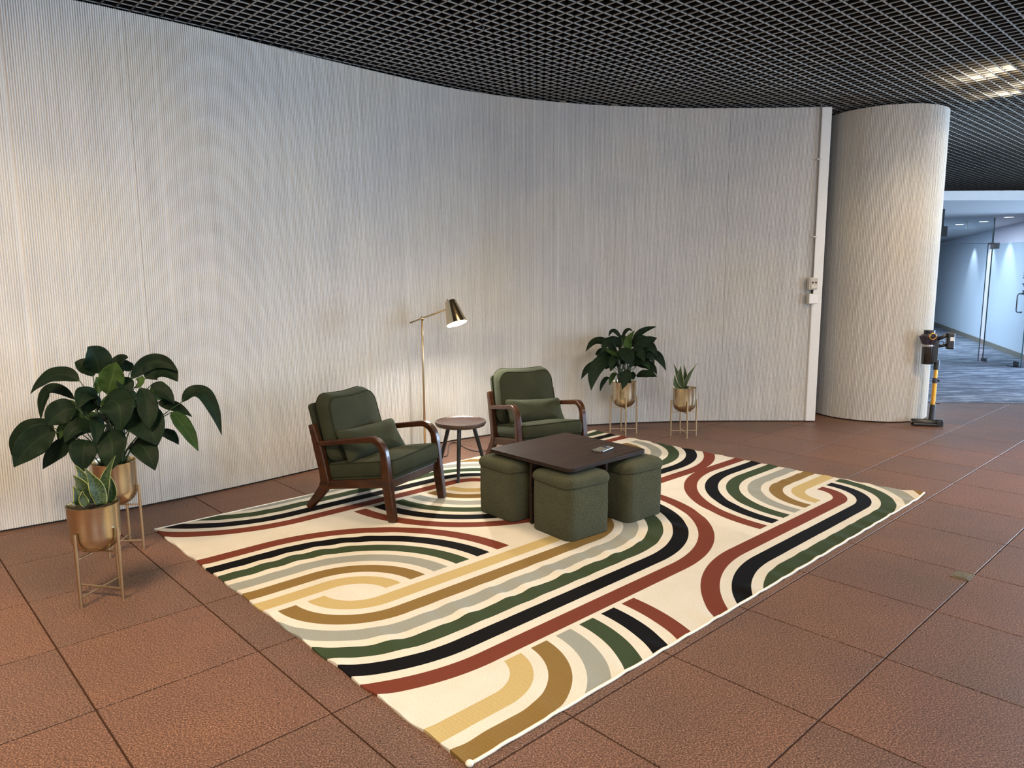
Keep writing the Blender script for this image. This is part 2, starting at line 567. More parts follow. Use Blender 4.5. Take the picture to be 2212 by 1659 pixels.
def rr_outline(w, h, r, n=6):
    pts = []
    for cx, cy, a0 in ((w / 2 - r, h / 2 - r, 0), (-w / 2 + r, h / 2 - r, 90), (-w / 2 + r, -h / 2 + r, 180), (w / 2 - r, -h / 2 + r, 270)):
        for i in range(n + 1):
            a = R(a0 + 90 * i / n)
            pts.append((cx + r * math.cos(a), cy + r * math.sin(a)))
    # extra points on the straight sides
    out = []
    m = len(pts)
    for i in range(m):
        a, b = pts[i], pts[(i + 1) % m]
        out.append(a)
        d = math.dist(a, b)
        k = int(d / 0.05)
        for j in range(1, k):
            out.append((a[0] + (b[0] - a[0]) * j / k, a[1] + (b[1] - a[1]) * j / k))
    return out

def cushion(w, h, t, r, dome, bulge=0.006, warp=None, rings=6, bottom_dome=None):
    """box cushion lying in xy, thickness along z; warp(Vector)->Vector reshapes it"""
    ol = rr_outline(w, h, r)
    n = len(ol)
    bm = bmesh.new()
    warp = warp or (lambda v: v)
    bd = dome if bottom_dome is None else bottom_dome
    loops = []
    def ring(s, z, grow=0.0):
        vs = []
        for x, y in ol:
            L = math.hypot(x, y)
            vs.append(bm.verts.new(warp(Vector((x * s + x / L * grow, y * s + y / L * grow, z)))))
        return vs
    for k in range(1, rings + 1):
        s = k / rings
        s = 1 - (1 - s) ** 1.5
        loops.append(ring(s, t / 2 + dome * (1 - s ** 3)))
    for q in (0.25, 0.5, 0.75):
        loops.append(ring(1.0, t / 2 - t * q, bulge * math.sin(math.pi * q)))
    for k in range(rings, 0, -1):
        s = k / rings
        s = 1 - (1 - s) ** 1.5
        loops.append(ring(s, -t / 2 - bd * (1 - s ** 3)))
    c0 = bm.verts.new(warp(Vector((0, 0, t / 2 + dome))))
    c1 = bm.verts.new(warp(Vector((0, 0, -t / 2 - bd))))
    for i in range(n):
        j = (i + 1) % n
        bm.faces.new((c0, loops[0][i], loops[0][j]))
        bm.faces.new((c1, loops[-1][j], loops[-1][i]))
        for A, B in zip(loops, loops[1:]):
            bm.faces.new((A[i], B[i], B[j], A[j]))
    top = [warp(Vector((x, y, t / 2))) for x, y in ol]
    bot = [warp(Vector((x, y, -t / 2))) for x, y in ol]
    return bm, top, bot

def sweep_xz(bm, pts, y0, y1):
    """closed outline of (x,z) points extruded from y0 to y1"""
    A = [bm.verts.new((x, y0, z)) for x, z in pts]
    B = [bm.verts.new((x, y1, z)) for x, z in pts]
    n = len(pts)
    bm.faces.new(A)
    bm.faces.new(B[::-1])
    for i in range(n):
        j = (i + 1) % n
        bm.faces.new((A[i], B[i], B[j], A[j]))

def ribbon_xz(path, widths):
    """offset a centre path of (x,z) into a closed outline"""
    L, Rr = [], []
    n = len(path)
    for i, (x, z) in enumerate(path):
        a = path[max(0, i - 1)]
        b = path[min(n - 1, i + 1)]
        dx, dz = b[0] - a[0], b[1] - a[1]
        l = math.hypot(dx, dz)
        nx, nz = -dz / l, dx / l
        w = widths[i] / 2
        L.append((x + nx * w, z + nz * w))
        Rr.append((x - nx * w, z - nz * w))
    return L + Rr[::-1]

def strip_solid(bm, path, widths, y0, y1):
    """like sweep_xz of a ribbon but with quads along the path (safe for bends)"""
    o = ribbon_xz(path, widths)
    n = len(path)
    L, Q = o[:n], o[n:][::-1]
    rows = [[bm.verts.new((L[i][0], y0, L[i][1])), bm.verts.new((L[i][0], y1, L[i][1])), bm.verts.new((Q[i][0], y1, Q[i][1])), bm.verts.new((Q[i][0], y0, Q[i][1]))] for i in range(n)]
    for a, b in zip(rows, rows[1:]):
        for k in range(4):
            k2 = (k + 1) % 4
            bm.faces.new((a[k], a[k2], b[k2], b[k]))
    bm.faces.new(rows[0][::-1])
    bm.faces.new(rows[-1])

def arc(cx, cz, r, a0, a1, n):
    return [(cx + r * math.cos(R(a0 + (a1 - a0) * i / n)), cz + r * math.sin(R(a0 + (a1 - a0) * i / n))) for i in range(n + 1)]

# ------------------------------------------------------------------ the setting: floor
ANG = R(43.1)
e1 = Vector((math.cos(ANG), math.sin(ANG), 0))
e2 = Vector((math.sin(ANG), -math.cos(ANG), 0))
TS, U0, V0 = 0.593, -0.0468, 0.2245
floor = tag(add('floor', bx(-9, 14, -7, 24, -0.06, -0.003), M['grout']), 'floor of square red-brown granite tiles with dark joints', 'floor', kind='structure')
tile = bmesh.new()
h = TS / 2 - 0.0034
box(tile, -h, h, -h, h, -0.03, 0.0)
bmesh.ops.bevel(tile, geom=[e for e in tile.edges if all(v.co.z > -0.01 for v in e.verts)], offset=0.0010, segments=1, affect='EDGES')
tile_me = mesh_of(tile, 'floor_tile', M['granite'])
cands = []
for i in range(-22, 40):
    for j in range(-34, 32):
        p = e1 * (U0 + (i + 0.5) * TS) + e2 * (V0 + (j + 0.5) * TS)
        depth = p.y
        if depth < -1.5 or p.y > 8.70 + (6 - p.x) * 0.09 or p.x > 12.5 or p.x < -6 or depth > 9.6:
            continue
        seen = depth > 1.3 and abs(p.x) < depth * 0.74 + 0.55
        cands.append((p.length + (0 if seen else 100), p))
cands.sort(key=lambda c: c[0])
for k, (_, p) in enumerate(cands[:300]):
    t = add('floor_tile', tile_me, None, floor)
    t.location = p
    t.rotation_euler = (0, 0, ANG)
if len(cands) > 300:
    bm = bmesh.new()
    for _, p in cands[300:]:
        box(bm, -h, h, -h, h, -0.03, 0.0, Matrix.Translation(p) @ Matrix.Rotation(ANG, 4, 'Z'))
    o = add('distant_floor_tiles', bm, M['granite'], floor)
    o['kind'] = 'stuff'
# floor socket cover let into a tile corner
bm = bmesh.new()
box(bm, -0.052, 0.052, -0.042, 0.042, -0.002, 0.0035)
o = thing('floor_socket_cover', 'small worn brass plate let into the granite floor right of the rug', 'socket cover', (2.268, 3.492, 0), ANG)
add('plate', bm, M['floor_brass'], o, bevel=0.001)
add('lid', bx(-0.038, 0.038, -0.030, 0.030, 0.0034, 0.0052), M['floor_brass'], o, bevel=0.001)

# ------------------------------------------------------------------ curved ribbed wall
WP = [(-4.9, 3.05), (-4.3, 3.33), (-3.65, 3.80), (-3.08, 4.215), (-2.58, 4.595), (-2.38, 4.775), (-2.09, 5.045), (-1.81, 5.345), (-1.49, 5.705), (-0.78, 6.425), (-0.35, 6.775), (0.15, 7.06), (0.80, 7.31), (1.58, 7.45), (2.32, 7.475), (3.06, 7.45)]
def catmull(P, n=24):
    out = []
    for i in range(len(P) - 1):
        p0, p1, p2, p3 = (Vector(P[max(0, i - 1)]), Vector(P[i]), Vector(P[i + 1]), Vector(P[min(len(P) - 1, i + 2)]))
        for k in range(n):
            t = k / n
            out.append(0.5 * ((2 * p1) + (p2 - p0) * t + (2 * p0 - 5 * p1 + 4 * p2 - p3) * t * t + (3 * p1 - p0 - 3 * p2 + p3) * t ** 3))
    out.append(Vector(P[-1]))
    return out
dense = catmull(WP)
for _ in range(60):        # relax the kinks, ends held
    dense = [dense[0]] + [(dense[i - 1] + dense[i] * 2 + dense[i + 1]) / 4 for i in range(1, len(dense) - 1)] + [dense[-1]]
cum = [0.0]
for a, b in zip(dense, dense[1:]):
    cum.append(cum[-1] + (b - a).length)
WL = cum[-1]
def wall_at(s):
    s = max(0.0, min(WL, s))
    lo, hi = 0, len(cum) - 1
    while hi - lo > 1:
        m = (lo + hi) // 2
        if cum[m] <= s:
            lo = m
        else:
            hi = m
    f = (s - cum[lo]) / max(1e-9, cum[hi] - cum[lo])
    p = dense[lo].lerp(dense[hi], f)
    a, b = dense[max(0, lo - 3)], dense[min(len(dense) - 1, hi + 3)]
    t = (b - a).normalized()
    return p, Vector((t.y, -t.x))         # normal towards the room
WTOP = 3.14
RIB = [(0.0, 0.0), (0.22, 0.0), (0.34, 0.80), (0.48, 1.0), (0.74, 1.0), (0.88, 0.80), (0.99, 0.0)]
def ribbed(path_fn, s0, s1, pitch, depth, z0, z1, rows=(0.0, 1.0), thick=0.12):
    bm = bmesh.new()
    n = max(1, round((s1 - s0) / pitch))
    pitch = (s1 - s0) / n
    prof = []
    for i in range(n):
        dj = depth * rnd.uniform(0.8, 1.08)
        if rnd.random() < 0.02:
            dj *= 0.6
        for f, d in RIB:
            prof.append((s0 + (i + f) * pitch, d * dj))
    prof.append((s1, 0.0))
    cols_ = []
    for s, d in prof:
        p, nrm = path_fn(s)
        q = p + nrm * d
        cols_.append([bm.verts.new((q.x, q.y, z0 + (z1 - z0) * r)) for r in rows])
    for a, b in zip(cols_, cols_[1:]):
        for k in range(len(rows) - 1):
            bm.faces.new((a[k], b[k], b[k + 1], a[k + 1]))
    # back and caps
    if thick:
        back = []
        for s in [s0 + (s1 - s0) * i / 8 for i in range(9)]:
            p, nrm = path_fn(s)
            q = p - nrm * thick
            back.append([bm.verts.new((q.x, q.y, z)) for z in (z0, z1)])
        for a, b in zip(back, back[1:]):
            bm.faces.new((b[0], a[0], a[1], b[1]))
        m = len(cols_)
        for zi, rev in ((-1, 0), (0, 1)):
            bz = 1 if zi == -1 else 0
            for i in range(8):
                lo, hi = round(i * (m - 1) / 8), round((i + 1) * (m - 1) / 8)
                f = [cols_[q][zi] for q in range(lo, hi + 1)] + [back[i + 1][bz], back[i][bz]]
                bm.faces.new(f)
        bm.faces.new((cols_[0][0], cols_[0][-1], back[0][1], back[0][0]))
        bm.faces.new((cols_[-1][0], back[-1][0], back[-1][1], cols_[-1][-1]))
    return bm
wall = thing('wall_back', 'long curved wall of pale ribbed concrete panels behind the seating', 'wall', kind='structure')
def s_of(x, y):
    return min(range(len(dense)), key=lambda i: (dense[i] - Vector((x, y))).length)
seams = [0.0, 0.95] + [cum[s_of(*p)] for p in ((-2.385, 4.77), (-1.25, 5.96), (-0.50, 6.67), (0.80, 7.31), (2.16, 7.48))] + [WL]
for a, b in zip(seams, seams[1:]):
    mid, _ = wall_at((a + b) / 2)
    pitch = 0.0128
    add('concrete_panel', ribbed(wall_at, a + 0.0012, b - 0.0012, pitch, 0.0070, 0.012, WTOP), M['concrete'], wall, fix=True)
# black strip filling the gap under the panels, its shade put into the colour
bm = bmesh.new()
pp = [wall_at(WL * i / 60) for i in range(61)]
rows = [[bm.verts.new((p.x - n.x * d, p.y - n.y * d, z)) for d, z in ((0.004, 0.0), (0.004, 0.012), (0.11, 0.012), (0.11, 0.0))] for p, n in pp]
for a, b in zip(rows, rows[1:]):
    for k in range(4):
        bm.faces.new((a[k], b[k], b[(k + 1) % 4], a[(k + 1) % 4]))
add('base_gap_shade', bm, M['black_and_gap_shade'], wall)
for x, y in ((0.50, 7.25), (1.02, 7.40)):
    s = cum[s_of(x, y)]
    p, n = wall_at(s)
    q = p - n * 0.05
    add('packing_block', bx(q.x - 0.03, q.x + 0.03, q.y - 0.02, q.y + 0.02, WTOP, WTOP + 0.028), M['tan_block'], wall)
# white end post of the wall
bm = bmesh.new()
p, n = wall_at(WL)
box(bm, 3.045, 3.150, 7.425, 7.62, 0.008, WTOP)
post = tag(add('trim_1', bm, M['white_metal'], bevel=0.012, seg=3), 'white painted metal post capping the right end of the curved wall', 'post', kind='structure')

# thin conduit with socket and junction boxes
cd = thing('conduit', 'thin grey conduit running down beside the white wall post', 'conduit', (3.040, 7.418, 1.47))
add('pipe', tb([(-0.012, 0.02, 1.74), (-0.006, -0.004, 1.66), (0, -0.004, 1.60), (0, -0.004, 0)], 0.006, 8), plain('conduit_grey', (0.22, 0.20, 0.17), 0.5), cd, smooth=True)
for z in (0.42, 1.17):
    add('clip', bx(-0.022, 0.022, -0.011, 0.004, z - 0.006, z + 0.006), M['box_cream'], cd, bevel=0.001)
so = thing('wall_socket', 'beige surface-mounted socket box on conduit beside the white post', 'socket', (3.032, 7.40, 1.425))
add('back_box', bx(-0.042, 0.042, -0.03, 0.03, -0.06, 0.06), M['box_cream'], so, bevel=0.006)
add('face_plate', bx(-0.030, 0.040, -0.036, -0.029, -0.052, 0.052), plain('socket_face', (0.50, 0.44, 0.37), 0.5), so, bevel=0.003)
for x in (-0.010, 0.022):
    add('outlet_hole', tb([(x, -0.0375, 0.012), (x, -0.0355, 0.012)], 0.009, 10), M['black_and_gap_shade'], so)
add('rocker', bx(-0.024, 0.034, -0.040, -0.035, -0.045, -0.015), M['box_cream'], so, bevel=0.002)
jb = thing('junction_box', 'square white junction box under the beige socket beside the white post', 'junction box', (3.036, 7.405, 1.275))
add('box_body', bx(-0.045, 0.040, -0.028, 0.03, -0.052, 0.050), M['box_cream'], jb, bevel=0.004)
add('cover', bx(-0.040, 0.052, -0.038, -0.028, -0.048, 0.050), M['box_white'], jb, bevel=0.004)
add('gland', tb([(0, -0.004, 0.05), (0, -0.004, 0.092)], 0.010, 10), M['black_and_gap_shade'], jb, smooth=True)

# ------------------------------------------------------------------ ribbed column
CC, CR = Vector((3.93, 7.935)), 0.572
def col_at(s):
    a = -R(90) + s / CR
    d = Vector((math.cos(a), math.sin(a)))
    return CC + d * CR, d
cl = thing('column', 'round column of ribbed pale concrete behind the cordless vacuum', 'column', kind='structure')
circ = 2 * math.pi * CR
for a, b in ((-0.57, 0.43),):
    add('concrete_shell', ribbed(col_at, circ * a + 0.001, circ * b - 0.001, 0.0141, 0.0070, 0.012, 3.15, thick=0.1), M['concrete_col'], cl)
add('base_gap_shade', lt([(CR - 0.006, 0.0), (CR - 0.006, 0.013)], 64), M['black_and_gap_shade'], cl)  # black ring painted in for the shade line at the column foot
bm = lt([(CR - 0.03, 3.15), (CR - 0.03, 3.19)], 64)
add('top_gap_shade', bm, M['black_and_gap_shade'], cl)  # black ring carries the shade of the recess above the column

# ------------------------------------------------------------------ open-cell ceiling
ceil = thing('ceiling', 'black open-cell grid ceiling of crossing metal blades', 'ceiling', kind='structure')
CZ, CP, BH, BT = 3.18, 0.0862, 0.055, 0.0062
c0 = Vector((0.0456, 4.80, 0))
cu0, cv0 = c0.dot(e1), c0.dot(e2)
LEN = 20.0
def blade(bm, a, b, mt, step=0.5):
    """one blade from a to b along local x: web with cell shade and lip with room light in their colours, cut in short lengths"""
    n = max(1, round((b - a) / step))
    for h2, z0, z1, mi in ((0.0022, 0.004, BH, 0), (0.0040, -0.001, 0.004, 1)):
        rows = []
        for q in range(n + 1):
            x = a + (b - a) * q / n
            rows.append([bm.verts.new(mt @ Vector((x, y, z))) for y, z in ((-h2, z0), (h2, z0), (h2, z1), (-h2, z1))])
        for A, B in zip(rows, rows[1:]):
            for k in range(4):
                bm.faces.new((A[k], B[k], B[(k + 1) % 4], A[(k + 1) % 4])).material_index = mi
        bm.faces.new(rows[0]).material_index = mi
        bm.faces.new(rows[-1][::-1]).material_index = mi
ctr = Vector((3.5, 8.0, 0))
uc, vc = ctr.dot(e1), ctr.dot(e2)
look = Vector((0.9, 5.2, 0))
fam = []
for k in range(-130, 170):
    u = cu0 + k * CP
    v = cv0 + k * CP
    if abs(u - uc) < 9.5:
        fam.append((abs(u - look.dot(e1)), e1 * u + e2 * vc, ANG - R(90)))
    if abs(v - vc) < 9.5:
        fam.append((abs(v - look.dot(e2)), e2 * v + e1 * uc, ANG))
fam.sort(key=lambda f: f[0])
for _, p, a in fam[:300]:
    bm = bmesh.new()
    blade(bm, -LEN / 2, LEN / 2, Matrix.Rotation(a, 4, 'Z'))
    o = add('ceiling_blade', bm, [M['blade'], M['blade_lip']], ceil)
    o.location = (p.x, p.y, CZ)
bm = bmesh.new()
for _, p, a in fam[300:]:
    blade(bm, -LEN / 2, LEN / 2, Matrix.Translation((p.x, p.y, CZ)) @ Matrix.Rotation(a, 4, 'Z'), 0.8)
o = add('outer_ceiling_blades', bm, [M['blade'], M['blade_lip']], ceil)
o['kind'] = 'stuff'
add('plenum_soffit', bx(-14, 18, -9, 26, 3.75, 3.80), M['plenum'], ceil)
# little wire ties hanging through the grid
for x, y, l in ((-0.16, 4.35, 0.03), (-0.11, 4.62, 0.028), (-0.09, 4.74, 0.015), (-0.23, 4.68, 0.02), (-0.215, 4.80, 0.025), (-0.20, 4.92, 0.02), (-0.185, 5.04, 0.02), (-0.18, 5.20, 0.03)):
    add('wire_tie', tb([(x - 0.006, y, CZ + 0.004), (x, y, CZ - l), (x + 0.006, y, CZ + 0.004)], 0.0014, 5), M['silver'], ceil)

# foil-lined luminaire above the grid, seen through the cells at the top right
lum = thing('ceiling_light', 'warm foil-lined ceiling light glowing through the black grid at upper right', 'ceiling light', (4.22, 6.55, 3.26), ANG)
bm = bmesh.new()
nx, ny = 26, 20
W_, D_, H_ = 0.76, 0.46, 0.13
r2 = random.Random(3)
grid = []
for i in range(nx + 1):
    row = []
    for j in range(ny + 1):
        x, y = -W_ + 2 * W_ * i / nx, -D_ + 2 * D_ * j / ny
        edge = max(abs(x) / W_, abs(y) / D_)
        z = H_ * (1 - max(0, (edge - 0.72) / 0.28) ** 1.5)
        row.append(bm.verts.new((x + r2.uniform(-.016, .016), y + r2.uniform(-.016, .016), z + r2.uniform(-.035, .03))))
    grid.append(row)
for i in range(nx):
    for j in range(ny):
        bm.faces.new((grid[i][j], grid[i + 1][j], grid[i + 1][j + 1], grid[i][j + 1]))
add('foil_lining', bm, M['foil'], lum, fix=False)
for x, y in ((-0.28, 0.17), (0.56, 0.17), (-0.42, -0.02), (0.30, -0.10)):
    lamp = add('lamp', lt([(0.0, 0.03), (0.05, 0.03), (0.068, 0.05), (0.068, 0.10), (0, 0.10)], 20), M['ceiling_lamp'], lum, smooth=True)
    lamp.location = (x, y, 0)
    pl = bpy.data.lights.new('ceiling_lamp_bulb', 'POINT')
    pl.energy, pl.color, pl.shadow_soft_size = 20, (1.0, 0.84, 0.58), 0.03
    po = bpy.data.objects.new('ceiling_lamp_bulb', pl)
    col.objects.link(po)
    q = Vector((4.22, 6.55, 3.26)) + Matrix.Rotation(ANG, 3, 'Z') @ Vector((x + 0.11, y - 0.05, 0.01))
    po.location = q

# ------------------------------------------------------------------ corridor beyond the column
tag(add('floor_carpet', bx(2.5, 15, 0, 18, -0.02, 0.006, mtx=Matrix.Translation((0.0, 8.98, 0)) @ Matrix.Rotation(R(-5.0), 4, 'Z')), M['carpet']), 'streaky blue-grey carpet of the corridor beyond the column', 'carpet', kind='structure')
wd_ = Vector((12.44 - 9.118, 21.1 - 12.87, 0)).normalized()
wa = Vector((9.118, 12.87, 0)) - wd_ * 1.35
wang = math.atan2(wd_.y, wd_.x)
SOF = 2.47
tag(add('wall_right', bx(0, 15.5, -0.15, 0, 0.0, SOF, mtx=Matrix.Translation(wa) @ Matrix.Rotation(wang, 4, 'Z')), M['white_wall']), 'plain white wall along the right of the carpeted corridor', 'wall', kind='structure')
tag(add('baseboard_right', bx(0, 15.5, 0.0, 0.018, 0.006, 0.10, mtx=Matrix.Translation(wa) @ Matrix.Rotation(wang, 4, 'Z')), M['timber']), 'low brown baseboard along the white corridor wall', 'baseboard', kind='structure')
tag(add('wall_far', bx(3.5, 14, 25.0, 25.2, 0, SOF), M['white_wall']), 'white end wall closing the far end of the corridor', 'wall', kind='structure')
tag(add('ceiling_soffit', bx(4.9, 15, 9.72, 25.2, SOF, SOF + 0.10), M['soffit']), 'flat grey soffit over the glass corridor entrance', 'soffit', kind='structure')
tag(add('trim_2', bx(4.9, 15, 9.66, 9.72, SOF - 0.005, SOF + 0.112), M['fascia']), 'pale metal fascia strip along the soffit edge', 'fascia', kind='structure')
for x, y in ((8.40, 12.55), (8.62, 13.55), (8.60, 14.25)):
    dl = thing('downlight', {8.40: 'nearest bright recessed downlight in the grey corridor soffit', 8.62: 'middle recessed downlight in the grey corridor soffit', 8.60: 'farthest recessed downlight in the corridor soffit beside the column edge'}[x], 'downlight', (x, y, SOF), 0, 'downlights in the corridor soffit')
    add('trim_ring', lt([(0.07, -0.004), (0.095, -0.006), (0.095, 0.0)], 24), M['white_metal'], dl, smooth=True)
    add('lens', lt([(0.0, -0.003), (0.072, -0.003), (0.072, 0.001)], 24), M['downlight'], dl)
sn = thing('ceiling_speaker', 'small black box hanging under the soffit beside the column edge', 'speaker', (6.385, 11.0, SOF))
add('housing', bx(-0.16, 0.06, -0.05, 0.05, -0.40, -0.25), M['black_and_gap_shade'], sn, bevel=0.006)
add('bracket', bx(-0.02, 0.02, -0.01, 0.01, -0.26, 0.0), M['black_and_gap_shade'], sn)
sp = thing('hanging_rod', 'short white rod hanging from the corridor soffit', 'rod', (8.35, 13.6, SOF))
add('rod', tb([(0, 0, 0), (0, 0, -0.13)], 0.012, 8), M['white_metal'], sp)
add('ceiling_plate', lt([(0, 0.0), (0.05, 0.0), (0.05, -0.012), (0, -0.012)], 16), M['white_metal'], sp)
for i, f in enumerate((3.1, 4.6, 6.4)):
    p = wa + wd_ * f + Vector((-wd_.y, wd_.x, 0)) * 0.42
    l = bpy.data.lights.new('wall_washer', 'SPOT')
    l.energy, l.color, l.spot_size, l.spot_blend, l.shadow_soft_size = 36, (0.84, 0.91, 1.0), R(85), 0.6, 0.03
    o = bpy.data.objects.new('wall_washer', l)
    col.objects.link(o)
    o.location = (p.x, p.y, SOF - 0.02)
    tgt = p - Vector((-wd_.y, wd_.x, 0)) * 0.5 + Vector((0, 0, 0.2))
    o.rotation_euler = (tgt - o.location).to_track_quat('-Z', 'Y').to_euler()
area('corridor_fill', (7.9, 17.0, SOF - 0.02), (7.9, 17.0, 0), 1.8, 6.5, 330, (0.70, 0.81, 1.0))  # added broad fill for the corridor, apart from its downlights

# glass front: fixed panes facing the hall and a door leaf
DP = Vector((8.262, 12.70, 0))
DQ = Vector((8.294, 11.77, 0))
wn = thing('window_1', 'fixed clear glass panes beside and over the glass door', 'glass partition', (0, 0, 0), kind='structure')
add('pane', bx(6.45, 8.19, 12.695, 12.705, 0.008, 2.035), M['glass'], wn)
add('pane', bx(6.45, 8.26, 12.695, 12.705, 2.045, SOF), M['glass'], wn)
add('pane_joint', bx(6.45, 8.26, 12.693, 12.707, 2.036, 2.044), M['glass_edge'], wn)
add('pane_edge', bx(8.185, 8.193, 12.693, 12.707, 0.008, 2.035), M['glass_edge'], wn)
add('mullion', bx(8.255, 8.272, 12.690, 12.710, 2.035, SOF), M['glass_edge'], wn)
dang = math.atan2((DQ - DP).y, (DQ - DP).x)
dr = thing('door_1', 'frameless glass door with steel patch fittings and pull handle', 'door', DP, dang, kind='structure')
DL = (DQ - DP).length
add('pane', bx(0.012, DL, -0.006, 0.006, 0.012, 2.03), M['glass'], dr)
add('pane_edge', bx(0.0, 0.012, -0.007, 0.007, 0.012, 2.03), M['glass_edge'], dr)
add('pane_edge', bx(DL, DL + 0.012, -0.007, 0.007, 0.012, 2.03), M['glass_edge'], dr)
add('patch_fitting', bx(-0.03, 0.16, -0.016, 0.016, 1.945, 2.045), M['steel'], dr, bevel=0.003)
add('patch_fitting', bx(-0.10, 0.03, -0.016, 0.016, 2.02, 2.06), M['steel'], dr, bevel=0.003)
add('patch_fitting', bx(-0.02, 0.10, -0.016, 0.016, 0.010, 0.07), M['steel'], dr, bevel=0.003)
add('patch_fitting', bx(DL - 0.16, DL - 0.03, -0.016, 0.016, 0.010, 0.10), M['steel'], dr, bevel=0.003)
add('floor_pivot', bx(DL - 0.26, DL - 0.06, -0.05, 0.05, 0.006, 0.02), M['plastic_black'], dr, bevel=0.003)
hp = [(DL - 0.09, -0.006, 1.20), (DL - 0.09, -0.07, 1.20), (DL - 0.09, -0.09, 1.185), (DL - 0.09, -0.095, 1.16), (DL - 0.09, -0.095, 0.94), (DL - 0.09, -0.09, 0.915), (DL - 0.09, -0.07, 0.90), (DL - 0.09, -0.006, 0.90)]
add('pull_handle', tb(hp, 0.012, 10), M['steel'], dr, smooth=True)
def stroke(bm, a, b, w=0.010):
    a, b = Vector(a), Vector(b)
    d = (b - a)
    n = Vector((-d.y, d.x)).normalized() * w / 2
    vs = []
    for yy in (-0.0085, -0.0065):
        vs += [bm.verts.new((q.x, yy, q.y)) for q in (a + n, a - n, b - n, b + n)]
    for f in ((0, 1, 2, 3), (7, 6, 5, 4), (0, 4, 5, 1), (1, 5, 6, 2), (2, 6, 7, 3), (3, 7, 4, 0)):
        bm.faces.new([vs[i] for i in f])
for zc, st in ((1.50, [((-.05, .03), (.05, .03)), ((-.05, -.01), (.05, -.01)), ((-.06, -.045), (.06, -.045)), ((0, .06), (0, -.05))]),
               (1.37, [((-.06, .0), (-.01, -.035)), ((-.015, .06), (-.015, -.06)), ((.03, .03), (.06, .0))]),
               (1.235, [((-.05, .01), (.06, .01)), ((0, .06), (0, -.06)), ((-.01, .0), (-.05, -.05)), ((.01, 0), (.06, -.05))])):
    bm = bmesh.new()
    for a, b in st:
        stroke(bm, (DL - 0.07 + a[0], zc + a[1]), (DL - 0.07 + b[0], zc + b[1]), 0.016)
    add('decal', bm, M['decal'], dr)

# ------------------------------------------------------------------ rug
RA = Vector((-2.163, 4.222, 0))
RL, RW = 4.075, 2.955
def rug_z(s, t):
    z = 0.0
    def g(x, c, w):
        return math.exp(-((x - c) / w) ** 2)
    rip = math.sin(s * 2 * math.pi / 0.205 + 3.0 * t) + 0.5 * math.sin(s * 2 * math.pi / 0.128 + 1.3)
    z += 0.0058 * rip * g(t, 2.12, 0.11) * (0.3 + 0.7 * g(s, 1.2, 1.1))
    z += 0.0034 * rip * g(t, 2.93, 0.08)
    z += 0.0034 * (math.sin(s * 2 * math.pi / 0.16 + 5 * t)) * g(t, 1.0, 0.12) * g(s, 0.45, 0.5)
    z += 0.0012 * rip * g(t, 0.14, 0.08) * g(s, 0.7, 0.7)
    # puckered free ends
    z += 0.0030 * (0.6 + math.sin(t * 2 * math.pi / 0.15)) * g(s, 0.0, 0.035)
    z += 0.0026 * (0.6 + math.sin(t * 2 * math.pi / 0.15)) * g(s, RL, 0.035)
    z += 0.014 * g(s, RL, 0.10) * g(t, RW, 0.12) + 0.006 * g(s, RL - 0.02, 0.09) * g(t, 0.0, 0.1)
    return max(z, -0.003)
def rug_xy(s, t):
    """edges pull in a little between the stripes"""
    ds = 0.004 * math.sin(t * 2 * math.pi / 0.30) * math.exp(-(s / 0.05) ** 2)
    return s + ds, t
bm = bmesh.new()
uvl = bm.loops.layers.uv.new('UVMap')
ns, nt_ = 230, 168
G, Bt = [], []
for i in range(ns + 1):
    a, b = [], []
    for j in range(nt_ + 1):
        s, t = RL * i / ns, RW * j / nt_
        s2, t2 = rug_xy(s, t)
        z = rug_z(s, t)
        a.append(bm.verts.new((s2, -t2, 0.0068 + z)))
        if i in (0, ns) or j in (0, nt_):
            b.append(bm.verts.new((s2, -t2, 0.0005)))
        else:
            b.append(None)
    G.append(a)
    Bt.append(b)
for i in range(ns):
    for j in range(nt_):
        f = bm.faces.new((G[i][j], G[i][j + 1], G[i + 1][j + 1], G[i + 1][j]))
        for l, (ii, jj) in zip(f.loops, ((i, j), (i, j + 1), (i + 1, j + 1), (i + 1, j))):
            l[uvl].uv = (RL * ii / ns, RW * jj / nt_)
def skirt(pairs):
    for (i, j), (i2, j2) in pairs:
        f = bm.faces.new((G[i][j], Bt[i][j], Bt[i2][j2], G[i2][j2]))
        for l, (ii, jj) in zip(f.loops, ((i, j), (i, j), (i2, j2), (i2, j2))):
            l[uvl].uv = (RL * ii / ns, RW * jj / nt_)
skirt([((0, j), (0, j + 1)) for j in range(nt_)])
skirt([((ns, j), (ns, j + 1)) for j in range(nt_)])
skirt([((i, 0), (i + 1, 0)) for i in range(ns)])
skirt([((i, nt_), (i + 1, nt_)) for i in range(ns)])
rug = thing('rug', 'large cream rug with woven arcs in red, black, green, grey and gold', 'rug', RA, ANG)
add('woven_field', bm, M['rug'], rug, smooth=True, fix=True, ang=60)
for t, nm in ((RW, 'near'), (0.0, 'far')):
    pts = []
    for i in range(0, 121):
        s = RL * i / 120
        pts.append((s, -(t + (0.004 if t > 1 else -0.004)), 0.0055 + max(0, rug_z(s, t))))
    add('edge_binding', tb(pts, 0.0062, 8), M['binding'], rug, smooth=True)
add('corner_knot', lt([(0, -0.004), (0.012, 0.0), (0.014, 0.008), (0.008, 0.015), (0, 0.017)], 14), M['binding'], rug, smooth=True).location = (0.004, -RW - 0.004, 0.004)
RZ = 0.0098

